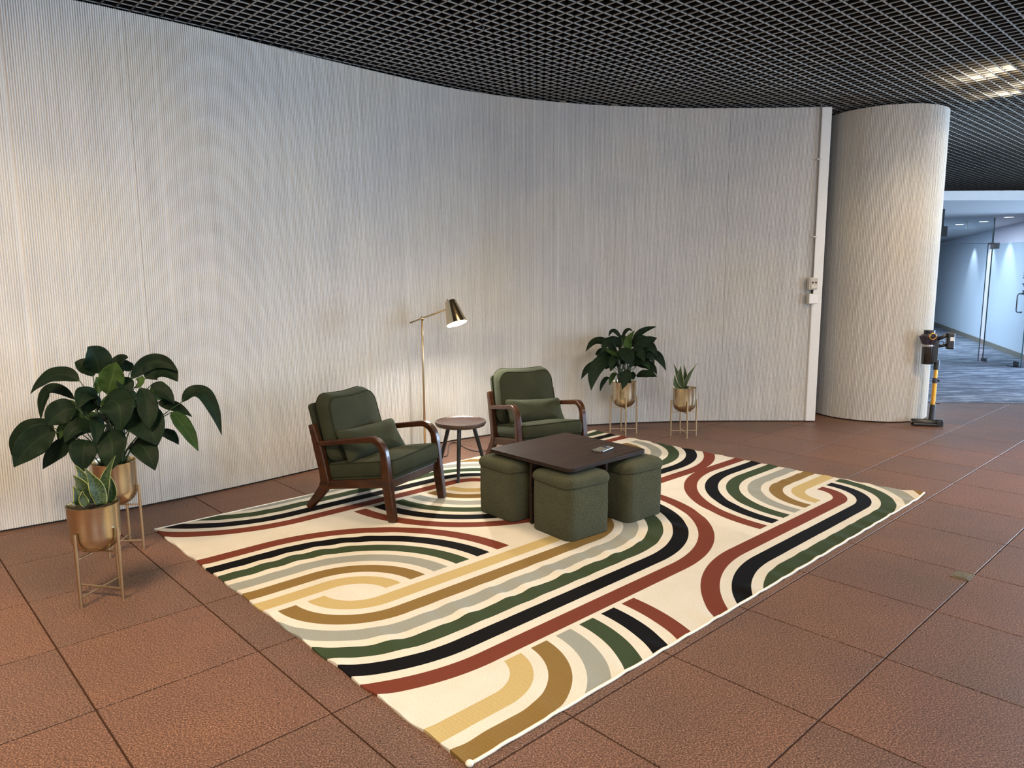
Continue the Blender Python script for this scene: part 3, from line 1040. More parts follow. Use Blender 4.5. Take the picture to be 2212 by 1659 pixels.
# ------------------------------------------------------------------ armchairs
def make_chair(label):
    ch = thing('armchair', label, 'armchair', (0, 0, 0), 0, 'green walnut-framed armchairs')
    X0, Y0 = 0.33, -0.30          # shift from front-left foot to chair centre
    def L(p):
        return [(x + X0, z) for x, z in p]
    W = M['walnut']
    for y in (0.0, 0.56):
        ya, yb = y + Y0, y + Y0 + 0.042
        # arm rest that bends down into the front leg
        path = [(-0.585, 0.438), (-0.40, 0.467), (-0.17, 0.505)] + arc(-0.150, 0.410, 0.098, 84, 8, 8)[0:] + [(-0.046, 0.36), (-0.040, 0.25), (-0.022, 0.12), (-0.004, 0.0)]
        wid = [0.032, 0.034, 0.037] + [0.039 + 0.001 * i for i in range(9)] + [0.056, 0.066, 0.061, 0.052]
        bm = bmesh.new()
        strip_solid(bm, L(path), wid, ya, yb)
        add('arm_and_front_leg', bm, W, ch, bevel=0.007, seg=3, smooth=True, ang=30)
        bm = bmesh.new()
        path = [(-0.682, 0.0), (-0.605, 0.083), (-0.552, 0.142), (-0.528, 0.195), (-0.541, 0.265), (-0.576, 0.405), (-0.600, 0.48), (-0.626, 0.562)]
        strip_solid(bm, L(path), [0.044, 0.054, 0.066, 0.074, 0.064, 0.066, 0.052, 0.044], ya, yb)
        add('rear_leg_and_post', bm, W, ch, bevel=0.007, seg=3, smooth=True, ang=30)
        bm = bmesh.new()
        sweep_xz(bm, L([(-0.555, 0.138), (-0.06, 0.212), (-0.06, 0.270), (-0.54, 0.196)]), ya + 0.006, yb - 0.006)
        add('side_rail', bm, W, ch, bevel=0.005, seg=2)
        s = -1 if y == 0 else 1
        yo = ya if y == 0 else yb
        for bxp, bzp in ((-0.615, 0.525), (-0.545, 0.222), (-0.035, 0.238), (-0.032, 0.205), (-0.115, 0.243), (-0.46, 0.190)):
            inset = 0.006 if bxp in (-0.115, -0.46) else 0.0
            yy = yo - s * inset
            add('bolt', tb([(bxp + X0, yy + s * 0.0015, bzp), (bxp + X0, yy - s * 0.006, bzp)], 0.0058, 10), M['black_and_gap_shade'], ch)
    # cross rails
    bm = bmesh.new()
    box(bm, -0.060 + X0, -0.034 + X0, Y0 + 0.04, Y0 + 0.562, 0.198, 0.252)
    add('front_rail', bm, W, ch, bevel=0.004)
    bm = bmesh.new()
    box(bm, -0.548 + X0, -0.522 + X0, Y0 + 0.04, Y0 + 0.562, 0.150, 0.200)
    add('rear_rail', bm, W, ch, bevel=0.004)
    sl = math.atan2(0.083, 0.52)
    def place(cx, cz, tilt):
        mt = Matrix.Translation((cx + X0, 0.001, cz)) @ Matrix.Rotation(-tilt, 4, 'Y')
        return lambda v: mt @ v
    # upholstered seat base
    w0 = place(-0.278, 0.232, sl)
    bm, top, bot = cushion(0.525, 0.508, 0.030, 0.02, 0.0, 0.004, w0, 3)
    add('seat_base', bm, M['velvet'], ch, smooth=True, ang=50)
    # seat cushion
    w1 = place(-0.282, 0.2965, sl)
    def w1b(v):
        v = v.copy()
        v.z += 0.004 * math.sin(v.y * 9) * (1 if v.z > 0 else 0) - 0.006 * max(0, abs(v.y) - 0.2) * 4
        return w1(v)
    bm, top, bot = cushion(0.552, 0.512, 0.090, 0.035, 0.016, 0.010, w1b, 6, 0.0)
    sc_ = add('seat_cushion', bm, M['velvet'], ch, smooth=True, ang=50)
    for lp in (top, bot):
        add('piping', tb(lp, 0.0042, 6, closed=True), M['piping'], sc_, smooth=True)
    # back panel behind the cushion
    lean = R(14.5)
    def backw(cx, cz, ln):
        mt = Matrix.Translation((cx + X0, 0.001, cz)) @ Matrix.Rotation(-ln, 4, 'Y') @ Matrix(((0, 0, 1, 0), (1, 0, 0, 0), (0, 1, 0, 0), (0, 0, 0, 1)))
        return lambda v: mt @ v
    bm, top, bot = cushion(0.512, 0.50, 0.034, 0.025, 0.0, 0.003, backw(-0.5995, 0.445, R(15.5)), 3)
    add('back_panel', bm, M['velvet'], ch, smooth=True, ang=50)
    b1 = backw(-0.527, 0.535, R(13.5))
    def bw(v):
        v = v.copy()
        fy = (v.y + 0.22) / 0.44
        v.x *= 1.0 - 0.045 * max(0, fy)                       # narrower at the top
        if v.y > 0.12:
            v.y -= 0.010 * (math.cos(v.x * 7.0) ** 2) * (v.y - 0.12) / 0.1 - 0.002
        fz = max(0.0, min(1.0, v.z / 0.088 + 0.5))             # the front panel is cut smaller than the back
        v.x *= 1.0 - 0.075 * fz
        v.y -= 0.040 * fz * max(0.0, min(1.0, (v.y + 0.05) / 0.25))
        v.z += 0.006 * math.sin(v.x * 11 + v.y * 7)
        return b1(v)
    bm, top, bot = cushion(0.520, 0.455, 0.088, 0.085, 0.022, 0.012, bw, 6, 0.004)
    bc = add('back_cushion', bm, M['velvet'], ch, smooth=True, ang=50)
    for lp in (top, bot):
        add('piping', tb(lp, 0.0042, 6, closed=True), M['piping'], bc, smooth=True)
    add('zip_pull', bx(-0.50 + X0, -0.482 + X0, Y0 + 0.040, Y0 + 0.0435, 0.262, 0.266), M['silver'], ch)
    return ch

def chair_pose(ch, fl, deg):
    a = R(deg)
    d = Vector((math.cos(a), math.sin(a), 0))
    w = Vector((-d.y, d.x, 0))
    p = Vector((fl[0], fl[1], RZ)) - d * 0.33 + w * 0.30
    ch.location = p
    ch.rotation_euler = (0, 0, a)
ch1 = make_chair('green armchair nearest the camera, seen from its side, left of the round side table')
chair_pose(ch1, (-0.746, 4.312), -27.3)
ch2 = copy_tree(ch1)
ch2['label'] = 'green armchair facing the coffee table, between the round side table and the potted lily'
chair_pose(ch2, (0.044, 5.352), -66.6)

def pillow(label, chair, mtx, w, h, t):
    o = thing('lumbar_pillow', label, 'pillow', (0, 0, 0), 0, 'green lumbar pillows')
    def warp(v):
        v = v.copy()
        fx, fy = abs(v.x) / (w / 2), abs(v.y) / (h / 2)
        pinch = 0.10 * (fx * fy) ** 3
        v.x *= 1 - 0.05 * (1 - fy ** 2) * fx + pinch * 0.3
        v.y *= 1 - 0.07 * (1 - fx ** 2) * 0 + pinch - 0.04 * fx ** 4 * (1 - fy)
        v.z += 0.003 * math.sin(v.x * 38 + v.y * 22) * (1 if fx > 0.55 else 0.3)
        return v
    bm, top, bot = cushion(w, h, 0.012, 0.03, t / 2, 0.0, warp, 7)
    body = add('pillow_body', bm, M['velvet'], o, smooth=True)
    mid = [(a + b) / 2 for a, b in zip(top, bot)]
    add('piping', tb(mid, 0.0045, 6, closed=True), M['piping'], o, smooth=True)
    o.matrix_world = chair @ mtx
    return o
bpy.context.view_layer.update()
def pm(x, y, z, lean, roll, yaw):
    base = Matrix(((0, 0, 1, 0), (1, 0, 0, 0), (0, 1, 0, 0), (0, 0, 0, 1)))
    return Matrix.Translation((x, y, z)) @ Matrix.Rotation(R(yaw), 4, 'Z') @ Matrix.Rotation(-R(lean), 4, 'Y') @ Matrix.Rotation(R(roll), 4, 'X') @ base
def mat_of(o):
    return Matrix.Translation(o.location) @ Matrix.Rotation(o.rotation_euler.z, 4, 'Z')
pillow('green lumbar pillow on the armchair nearest the camera', mat_of(ch1), pm(-0.030, -0.012, 0.428, 32, 2.0, -13), 0.49, 0.215, 0.135)
pillow('green lumbar pillow on the armchair facing the coffee table', mat_of(ch2), pm(-0.030, 0.012, 0.418, 34, -2.0, 0), 0.485, 0.21, 0.120)

# ------------------------------------------------------------------ coffee table with stools tucked under
TC, TA, TH = Vector((0.350, 4.508, 0)), R(42.3), 0.425
ct = thing('coffee_table', 'low square dark brown coffee table with stools tucked under it', 'coffee table', (TC.x, TC.y, RZ), TA)
ol = rr_outline(0.712, 0.712, 0.045, 8)
bm = bmesh.new()
A = [bm.verts.new((x, y, TH - 0.024 - RZ)) for x, y in ol]
B = [bm.verts.new((x, y, TH - RZ)) for x, y in ol]
bm.faces.new(A[::-1])
bm.faces.new(B)
for i in range(len(ol)):
    j = (i + 1) % len(ol)
    bm.faces.new((A[i], A[j], B[j], B[i]))
add('table_top', bm, M['coffee'], ct, bevel=0.003, seg=2)
add('base_panel', bx(-0.325, 0.325, -0.009, 0.009, 0, TH - 0.024 - RZ), M['coffee'], ct, bevel=0.002)
for s in (1, -1):
    add('base_panel', bx(-0.009, 0.009, min(s * 0.009, s * 0.325), max(s * 0.009, s * 0.325), 0, TH - 0.024 - RZ), M['coffee'], ct, bevel=0.002)

def make_stool(label):
    st = thing('storage_stool', label, 'stool', (0, 0, 0), 0, 'green boucle storage stools')
    ol = rr_outline(0.338, 0.338, 0.050, 8)
    bm = bmesh.new()
    rows = []
    for z, g in ((0.0, -0.004), (0.004, -0.001), (0.15, 0.0015), (0.298, 0.0), (0.306, -0.004)):
        rows.append([bm.verts.new((x * (1 + g * 6), y * (1 + g * 6), z)) for x, y in ol])
    n = len(ol)
    for a, b in zip(rows, rows[1:]):
        for i in range(n):
            bm.faces.new((a[i], a[(i + 1) % n], b[(i + 1) % n], b[i]))
    bm.faces.new(rows[0][::-1])
    bm.faces.new(rows[-1])
    add('stool_body', bm, M['boucle'], st, smooth=True, ang=60)
    # padded lid with a rolled edge
    ol = rr_outline(0.352, 0.352, 0.056, 8)
    bm = bmesh.new()
    rows = []
    prof = [(-0.014, 0.300), (-0.003, 0.304), (0.001, 0.316), (0.002, 0.330), (-0.003, 0.346), (-0.014, 0.358), (-0.032, 0.366), (-0.060, 0.372), (-0.10, 0.376), (-0.14, 0.378)]
    for inset, z in prof:
        k = 1 + inset / 0.176
        rows.append([bm.verts.new((x * k, y * k, z - 0.004 * math.cos(math.pi * 2 * i / n * 4) * (1 if z < 0.31 else 0))) for i, (x, y) in enumerate(ol)])
    n = len(ol)
    for a, b in zip(rows, rows[1:]):
        for i in range(n):
            bm.faces.new((a[i], a[(i + 1) % n], b[(i + 1) % n], b[i]))
    bm.faces.new(rows[0][::-1])
    bm.faces.new(rows[-1])
    add('lid', bm, M['boucle'], st, smooth=True, ang=60)
    return st
st1 = make_stool('green boucle storage stool at the nearest corner under the coffee table')
st1.location, st1.rotation_euler = (0.346, 4.190, RZ), (0, 0, R(38.5))
st2 = copy_tree(st1)
st2['label'] = 'green boucle storage stool under the coffee table, beside the round side table'
st2.location, st2.rotation_euler = (0.012, 4.535, RZ), (0, 0, R(41))
st3 = copy_tree(st1)
st3['label'] = 'green boucle storage stool under the coffee table corner that holds the phone'
st3.location, st3.rotation_euler = (0.725, 4.505, RZ), (0, 0, R(40))

ph = thing('mobile_phone', 'mobile phone in a grey checked case lying on the coffee table', 'phone', (0.571, 4.470, TH + 0.0005), R(53))
bm = bmesh.new()
ol = rr_outline(0.152, 0.076, 0.012, 5)
A = [bm.verts.new((x, y, 0)) for x, y in ol]
B = [bm.verts.new((x, y, 0.011)) for x, y in ol]
bm.faces.new(A[::-1])
bm.faces.new(B)
for i in range(len(ol)):
    j = (i + 1) % len(ol)
    bm.faces.new((A[i], A[j], B[j], B[i]))
add('phone_case', bm, M['phone'], ph, bevel=0.003, seg=2)
add('camera_island', bx(0.034, 0.070, -0.002, 0.033, 0.0108, 0.0135), M['plastic_black'], ph, bevel=0.003)
add('grip_strap', bx(0.018, 0.024, -0.036, 0.010, 0.0108, 0.0125), M['plastic_black'], ph, bevel=0.001)
for x, y in ((-0.074, 0.036), (-0.074, -0.036)):
    add('case_bumper', lt([(0.006, 0.0), (0.0065, 0.006), (0.0055, 0.0125), (0, 0.0128)], 10), M['plastic_grey'], ph, smooth=True).location = (x, y, 0)

# ------------------------------------------------------------------ round side table
SH = 0.430
sd = thing('side_table', 'round walnut tray side table on three splayed black legs', 'side table', (-0.392, 5.425, RZ), 0)
sz = SH - RZ
add('table_top', lt([(0, sz - 0.040), (0.165, sz - 0.040), (0.183, sz - 0.034), (0.192, sz - 0.020), (0.1935, sz - 0.004), (0.191, sz), (0.186, sz)], 64), M['side_edge'], sd, smooth=True, ang=40)
add('tray_surface', lt([(0.1862, sz), (0.178, sz - 0.004), (0.163, sz - 0.010), (0.10, sz - 0.0115), (0, sz - 0.012)], 64), M['side_top'], sd, smooth=True)
for a in (-92, 30, 150):
    c_, s_ = math.cos(R(a)), math.sin(R(a))
    add('leg', tb([(c_ * 0.225, s_ * 0.225, 0.0), (c_ * 0.18, s_ * 0.18, 0.13), (c_ * 0.105, s_ * 0.105, sz - 0.038)], [0.0095, 0.0145, 0.0160], 14), M['black_leg'], sd, smooth=True, ang=50)

# ------------------------------------------------------------------ floor lamp
LX, LY = -0.762, 6.205
fl = thing('floor_lamp', 'slim brass reading lamp with lit cone shade behind the chairs', 'floor lamp', (LX, LY, 0.0))
add('base', lt([(0, 0), (0.125, 0.0), (0.13, 0.006), (0.127, 0.014), (0.02, 0.018), (0.012, 0.03), (0, 0.03)], 48), M['brass_leg'], fl, smooth=True, ang=40)
add('pole', tb([(0, 0, 0.02), (0, 0, 0.80), (0, 0, 1.15)], [0.0095, 0.0088, 0.0085], 14), M['brass_leg'], fl, smooth=True)
add('pole_collar', tb([(0, 0, 1.02), (0, 0, 1.06)], 0.0105, 14), M['brass_leg'], fl, smooth=True, ang=40)
SHD = Vector((0.286, -0.22, 0.060))       # shade centre relative to pole top joint
JT = Vector((0, 0, 1.163))
ax = Vector((0.285, -0.26, -0.925)).normalized()   # shade axis, pointing to its mouth
att = JT + SHD - ax * 0.045
armd = (att - JT).normalized()
add('arm', tb([JT - armd * 0.145, JT, att - armd * 0.045], 0.0068, 12), M['brass_leg'], fl, smooth=True)
add('arm_tip', tb([JT - armd * 0.149, JT - armd * 0.143], 0.0085, 12), M['brass_leg'], fl, smooth=True)
add('joint', lt([(0, -0.022), (0.013, -0.020), (0.0155, -0.006), (0.0155, 0.008), (0.010, 0.018), (0, 0.019)], 20), M['brass_lamp'], fl, smooth=True).location = JT
add('joint_knob', tb([JT + Vector((0.0, -0.012, 0)), JT + Vector((0.004, -0.030, 0))], 0.010, 14), M['brass_lamp'], fl, smooth=True)
rotq = ax.to_track_quat('Z', 'Y')
shade = add('shade', lt([(0.0, -0.100), (0.044, -0.100), (0.048, -0.096), (0.086, 0.098), (0.087, 0.100), (0.0845, 0.100), (0.0465, -0.090), (0.0, -0.092)], 56), M['brass_lamp'], fl, smooth=True, ang=35)
shade.location = JT + SHD
shade.rotation_euler = rotq.to_euler()
add('shade_lining', lt([(0.0, -0.089), (0.0455, -0.0885), (0.0835, 0.0985)], 48), M['shade_in'], shade, smooth=True)
add('bulb', lt([(0, 0.090), (0.020, 0.086), (0.034, 0.070), (0.038, 0.048), (0.030, 0.022), (0.016, -0.01), (0.014, -0.06), (0, -0.06)], 24), M['bulb'], shade, smooth=True)
sw = add('switch', tb([(0, 0, -0.100), (0, 0.0, -0.118)], 0.0035, 8), M['plastic_black'], shade, smooth=True)
sw.location = (-0.028, 0.0, 0.0)
cp_ = [(-0.70, 6.10), (-0.62, 6.02), (-0.57, 6.018), (-0.556, 6.06), (-0.557, 6.162), (-0.571, 6.33), (-0.574, 6.45), (-0.56, 6.525), (-0.534, 6.540), (-0.506, 6.510), (-0.461, 6.42), (-0.406, 6.30), (-0.351, 6.222), (-0.300, 6.199), (-0.21, 6.206), (-0.08, 6.26), (0.02, 6.40), (0.10, 6.62)]
dp = catmull(cp_, 6)
add('cord', tb([(p.x - LX, p.y - LY, 0.0052) for p in dp], 0.0042, 8), M['plastic_black'], fl, smooth=True)

# ------------------------------------------------------------------ plant stands and potted plants
def make_stand(label, rad, h, zring):
    o = thing('plant_stand', label, 'plant stand', (0, 0, 0), 0, 'brass plant stands')
    for k in range(4):
        c_, s_ = math.cos(R(90 * k)), math.sin(R(90 * k))
        add('leg', tb([(c_ * rad, s_ * rad, 0.0), (c_ * rad, s_ * rad, h)], 0.0078, 12), M['brass_leg'], o, smooth=True, ang=50)
    for k in range(2):
        a = R(90 * k)
        d = Vector((math.cos(a), math.sin(a), 0))
        z = 0.052 if k else 0.046
        for zz, th in ((z, 0.0030), (zring, 0.0028)):
            bm = bmesh.new()
            box(bm, -rad + 0.004, rad - 0.004, -0.006, 0.006, zz - th, zz + th, Matrix.Rotation(a, 4, 'Z'))
            add('cross_bar', bm, M['brass_leg'], o, bevel=0.001)
    return o

def pot_into(o, r, zb, zt):
    h = zt - zb
    prof = [(0, zb)] + [(r * 0.97 * math.sin(R(a)) ** 0.72, zb + (1 - math.cos(R(a))) * h * 0.36) for a in (14, 26, 38, 50, 62, 74, 84, 90)] + \
           [(r * 0.985, zb + h * 0.6), (r, zt - 0.004), (r + 0.0012, zt), (r - 0.004, zt + 0.0005), (r - 0.006, zt - 0.01), (r - 0.009, zt - 0.042), (0, zt - 0.042)]
    add('pot', lt(prof, 56), M['brass'], o, smooth=True, ang=40)
    bm = bmesh.new()
    lathe(bm, [(0, zt - 0.032), (r * 0.5, zt - 0.030), (r * 0.93, zt - 0.036)], 28)
    for v in bm.verts:
        v.co.z += rnd.uniform(-.004, .004)
    add('soil', bm, M['soil'], o, fix=False)

def leaf_mesh(B, Mi, T, w, m, view, kind='lily', seed=0):
    rl = random.Random(seed)
    C = Mi * 2 - (B + T) * 0.5
    n, k = (12, 6) if kind == 'lily' else (12, 4)
    bm = bmesh.new()
    uv = bm.loops.layers.uv.new('UVMap')
    rows = []
    ph0, ph1 = rl.uniform(0, 6), rl.uniform(0, 6)
    L = (T - B).length
    tw0, tw1 = (rl.uniform(-.35, .35), rl.uniform(-.5, .5)) if kind == 'lily' else (rl.uniform(-.3, .3), rl.uniform(-.9, .9))
    up = Vector((0, 0, 1))
    prevS = None
    for i in range(n + 1):
        u = i / n
        p = B * (1 - u) ** 2 + C * 2 * u * (1 - u) + T * u * u
        tan = ((C - B) * (1 - u) + (T - C) * u).normalized()
        nr = (view * 0.75 + up * 0.55).normalized() if kind == 'lily' else view
        sd_ = tan.cross(nr)
        if sd_.length < 0.15:
            sd_ = tan.cross(view)
        sd_.normalize()
        sd_ = Matrix.Rotation(tw0 + (tw1 - tw0) * u, 3, tan) @ sd_
        if prevS is not None and sd_.dot(prevS) < 0:
            sd_ = -sd_
        prevS = sd_
        nrm = sd_.cross(tan).normalized()
        if nrm.dot(view * 0.6 + up) < 0:
            nrm = -nrm
        if kind == 'lily':
            f = (max(u, 0.0) ** 0.62) * (max(1 - u, 0) ** 0.80) / 0.372
            f = min(1.0, f * 0.98)
            if u > 0.86:
                f = max(f * 0.86, 0.012)
        else:
            f = (0.62 + 0.38 * math.sin(math.pi * min(1, u * 1.25))) * (1 - max(0, (u - 0.45) / 0.55) ** 2.0)
            f = max(f, 0.02)
        row = []
        for j in range(k + 1):
            v = 2 * j / k - 1
            lift = 0.10 * w * abs(v) ** 1.4 * (1 if kind == 'lily' else 1.8)
            edge = 0.035 * w * math.sin(u * 17 + (ph0 if v > 0 else ph1)) * abs(v) ** 2
            if kind != 'lily':
                edge = 0.08 * w * math.sin(u * 9 + (ph0 if v > 0 else ph1)) * abs(v) ** 2
            q = p + sd_ * (v * w * 0.5 * f) + nrm * ((lift + edge) * min(1, f * 1.3))
            row.append(bm.verts.new(q))
        rows.append(row)
    for i in range(n):
        for j in range(k):
            fc = bm.faces.new((rows[i][j], rows[i][j + 1], rows[i + 1][j + 1], rows[i + 1][j]))
            for l, (a, b) in zip(fc.loops, ((i, j), (i, j + 1), (i + 1, j + 1), (i + 1, j))):
                l[uv].uv = (b / k, a / n)
    return mesh_of(bm, 'leaf', m, smooth=True, fix=False)

def make_plant(name, label, loc, r, zb, zt, leaves, kind, rz=0):
    o = thing(name, label, 'potted plant', loc, 0, 'potted peace lilies' if kind == 'lily' else 'potted snake plants')
    pot_into(o, r, zb, zt)
    base = Vector(loc)
    view = Vector((-loc[0], -loc[1], 0)).normalized()
    if kind == 'lily':
        rf = random.Random(len(leaves))
        leaves = list(leaves)
        for q in range(16):
            a, hh, ro = rf.uniform(0, 6.28), rf.uniform(0.10, 0.36), rf.uniform(0.05, 0.15)
            c_, s_ = math.cos(a), math.sin(a)
            b_ = (loc[0] + c_ * ro, loc[1] + s_ * ro, zt + hh)
            ln = rf.uniform(0.14, 0.20)
            m_ = (b_[0] + c_ * ln * .5, b_[1] + s_ * ln * .5, b_[2] + ln * .28)
            t_ = (b_[0] + c_ * ln * .95, b_[1] + s_ * ln * .95, b_[2] - ln * rf.uniform(.0, .45))
            leaves.append((*b_, *m_, *t_, rf.uniform(0.07, 0.10), 0 if q % 5 else 1))
    for i, lf in enumerate(leaves):
        B, Mi, T = Vector(lf[0:3]) - base, Vector(lf[3:6]) - base, Vector(lf[6:9]) - base
        w, tone = lf[9] * (1.12 if kind == 'lily' else (1.25 if loc[1] < 5 else 0.9)), lf[10]
        m = M['leaf%d' % tone] if kind == 'lily' else M['snake']
        lo = add('leaf', leaf_mesh(B, Mi, T, w, m, view, kind, i * 7 + 3), None, o)
        sm = lo.modifiers.new('subdivision', 'SUBSURF')
        sm.levels = sm.render_levels = 1
        so_ = lo.modifiers.new('thickness', 'SOLIDIFY')
        so_.thickness = 0.0012 if kind == 'lily' else 0.0035
        if kind == 'lily':
            a = rnd.uniform(0, 6.28)
            s0 = Vector((0.45 * r * math.cos(a), 0.45 * r * math.sin(a), zt - 0.035))
            dirv = (B - s0)
            c1 = s0 + Vector((dirv.x * 0.22, dirv.y * 0.22, dirv.z * 0.55))
            if dirv.z < 0.10:
                c1 = s0 + Vector((dirv.x * 0.45, dirv.y * 0.45, max(dirv.z, 0) + 0.09))
            pts = [s0 * (1 - t) ** 2 + c1 * 2 * t * (1 - t) + B * t * t for t in [q / 8 for q in range(9)]]
            Cc = Mi * 2 - (B + T) * 0.5
            pts.append(B + (Cc - B) * 0.12)
            add('stem', tb(pts, [0.0048 - 0.0003 * q for q in range(10)], 7), M['petiole'], lo, smooth=True)
    return o

LILY_NEAR = [
   (-2.238, 3.91, 0.997, -2.234, 3.89, 1.083, -2.256, 3.86, 1.15, 0.131, 0),
   (-2.23, 4.01, 0.974, -2.185, 4.03, 1.037, -2.126, 4.01, 1.074, 0.095, 0),
   (-2.298, 3.96, 0.976, -2.337, 3.96, 1.031, -2.393, 3.96, 1.056, 0.084, 0),
   (-2.345, 3.91, 0.958, -2.479, 3.91, 0.991, -2.606, 3.89, 0.893, 0.09, 0),
   (-2.44, 4.01, 0.839, -2.594, 4.03, 0.894, -2.643, 4.01, 0.724, 0.062, 0),
   (-2.343, 3.86, 0.82, -2.402, 3.81, 0.802, -2.456, 3.77, 0.741, 0.128, 0),
   (-2.436, 3.81, 0.699, -2.53, 3.77, 0.654, -2.612, 3.71, 0.532, 0.141, 0),
   (-2.52, 3.93, 0.694, -2.672, 3.93, 0.679, -2.757, 3.91, 0.546, 0.108, 0),
   (-2.331, 3.91, 0.672, -2.387, 3.89, 0.686, -2.453, 3.89, 0.621, 0.097, 0),
   (-2.355, 3.86, 0.632, -2.457, 3.86, 0.593, -2.528, 3.81, 0.495, 0.089, 0),
   (-2.263, 3.79, 0.658, -2.251, 3.73, 0.613, -2.247, 3.71, 0.508, 0.121, 0),
   (-2.135, 3.75, 0.715, -2.064, 3.67, 0.645, -2.071, 3.63, 0.526, 0.133, 0),
   (-2.169, 3.85, 0.894, -2.121, 3.83, 0.992, -2.084, 3.81, 1.072, 0.113, 2),
   (-2.096, 3.89, 0.984, -2.068, 3.85, 0.945, -2.048, 3.83, 0.889, 0.077, 0),
   (-2.095, 3.96, 0.959, -1.982, 4.01, 1.053, -1.845, 3.99, 0.997, 0.08, 0),
   (-2.03, 3.99, 0.96, -1.946, 4.01, 1.008, -1.851, 3.99, 0.941, 0.12, 0),
   (-2.047, 3.91, 0.926, -2.01, 3.89, 0.954, -2.006, 3.91, 0.986, 0.053, 2),
   (-2.17, 3.79, 0.843, -2.039, 3.71, 0.866, -2.02, 3.67, 0.72, 0.153, 0),
   (-1.961, 3.81, 0.936, -1.906, 3.75, 0.839, -1.885, 3.71, 0.729, 0.094, 0),
   (-2.05, 3.81, 0.79, -1.926, 3.75, 0.762, -1.851, 3.71, 0.642, 0.173, 0),
   (-1.931, 3.91, 0.667, -1.875, 3.89, 0.663, -1.815, 3.87, 0.612, 0.068, 0),
   (-1.811, 3.93, 0.835, -1.689, 3.93, 0.881, -1.586, 3.89, 0.66, 0.086, 0),
   (-1.832, 3.85, 0.796, -1.764, 3.83, 0.725, -1.674, 3.79, 0.593, 0.081, 1),
   (-1.974, 3.93, 0.908, -1.915, 3.93, 0.903, -1.84, 3.91, 0.83, 0.073, 0),
   (-1.955, 3.96, 0.832, -1.867, 3.96, 0.806, -1.771, 3.96, 0.748, 0.059, 0),
   (-2.018, 3.79, 0.641, -1.917, 3.71, 0.625, -1.853, 3.67, 0.521, 0.111, 0),
   (-2.071, 3.86, 0.85, -2.101, 3.81, 0.878, -2.184, 3.79, 0.843, 0.067, 1),
   (-2.319, 3.91, 0.913, -2.308, 3.91, 0.873, -2.317, 3.91, 0.823, 0.039, 2),
   (-2.301, 3.96, 0.885, -2.272, 3.96, 0.925, -2.283, 3.96, 0.976, 0.049, 2),
   (-2.151, 3.91, 0.802, -2.094, 3.87, 0.759, -2.018, 3.85, 0.723, 0.125, 0),
   (-2.28, 3.89, 0.776, -2.21, 3.85, 0.763, -2.157, 3.83, 0.797, 0.086, 0),
   (-2.41, 3.96, 0.671, -2.479, 3.96, 0.692, -2.526, 3.96, 0.621, 0.059, 1),
   (-1.977, 3.96, 0.934, -1.931, 3.94, 0.896, -1.929, 3.91, 0.851, 0.088, 1),
   (-2.144, 4.06, 0.992, -2.172, 4.06, 1.023, -2.22, 4.06, 1.054, 0.071, 0),
]
LILY_FAR = [
   (1.051, 6.9, 0.904, 0.968, 6.9, 0.998, 0.92, 6.9, 0.939, 0.039, 0),
   (1.054, 6.95, 0.915, 1.101, 6.95, 1.001, 1.159, 6.95, 0.985, 0.034, 0),
   (1.128, 6.85, 0.788, 1.093, 6.84, 0.887, 1.154, 6.82, 1.002, 0.07, 2),
   (1.171, 6.95, 0.845, 1.227, 6.98, 0.968, 1.396, 7.0, 1.029, 0.058, 0),
   (1.175, 6.85, 0.726, 1.234, 6.82, 0.859, 1.36, 6.8, 0.937, 0.125, 0),
   (1.207, 6.9, 0.672, 1.347, 6.9, 0.768, 1.463, 6.85, 0.618, 0.111, 0),
   (1.173, 6.82, 0.577, 1.258, 6.76, 0.6, 1.351, 6.72, 0.582, 0.087, 0),
   (1.193, 6.9, 0.664, 1.289, 6.86, 0.676, 1.372, 6.82, 0.591, 0.088, 0),
   (1.063, 6.95, 0.848, 0.987, 6.95, 0.889, 0.905, 6.95, 0.923, 0.097, 0),
   (1.012, 6.9, 0.785, 0.832, 6.9, 0.906, 0.699, 6.86, 0.802, 0.07, 0),
   (0.964, 6.98, 0.724, 0.89, 7.0, 0.776, 0.806, 7.0, 0.761, 0.098, 0),
   (1.0, 6.82, 0.764, 0.938, 6.8, 0.796, 0.862, 6.78, 0.835, 0.058, 2),
   (0.996, 6.78, 0.687, 0.813, 6.72, 0.695, 0.732, 6.66, 0.463, 0.137, 0),
   (0.894, 6.9, 0.696, 0.752, 6.9, 0.659, 0.664, 6.9, 0.535, 0.067, 0),
   (0.926, 6.85, 0.56, 0.871, 6.82, 0.527, 0.831, 6.8, 0.429, 0.048, 0),
   (0.981, 6.8, 0.607, 0.943, 6.76, 0.579, 0.912, 6.74, 0.497, 0.045, 1),
   (1.047, 6.8, 0.847, 1.068, 6.74, 0.779, 1.104, 6.7, 0.689, 0.138, 0),
   (1.042, 6.74, 0.633, 1.058, 6.7, 0.587, 1.021, 6.68, 0.464, 0.094, 0),
   (1.114, 6.82, 0.607, 1.133, 6.8, 0.58, 1.145, 6.78, 0.546, 0.066, 0),
   (1.009, 6.88, 0.735, 0.948, 6.86, 0.708, 0.887, 6.84, 0.636, 0.096, 0),
   (1.155, 6.95, 0.727, 1.193, 6.95, 0.696, 1.171, 6.95, 0.651, 0.067, 0),
   (1.073, 6.9, 0.673, 1.057, 6.9, 0.718, 1.012, 6.9, 0.733, 0.067, 0),
]
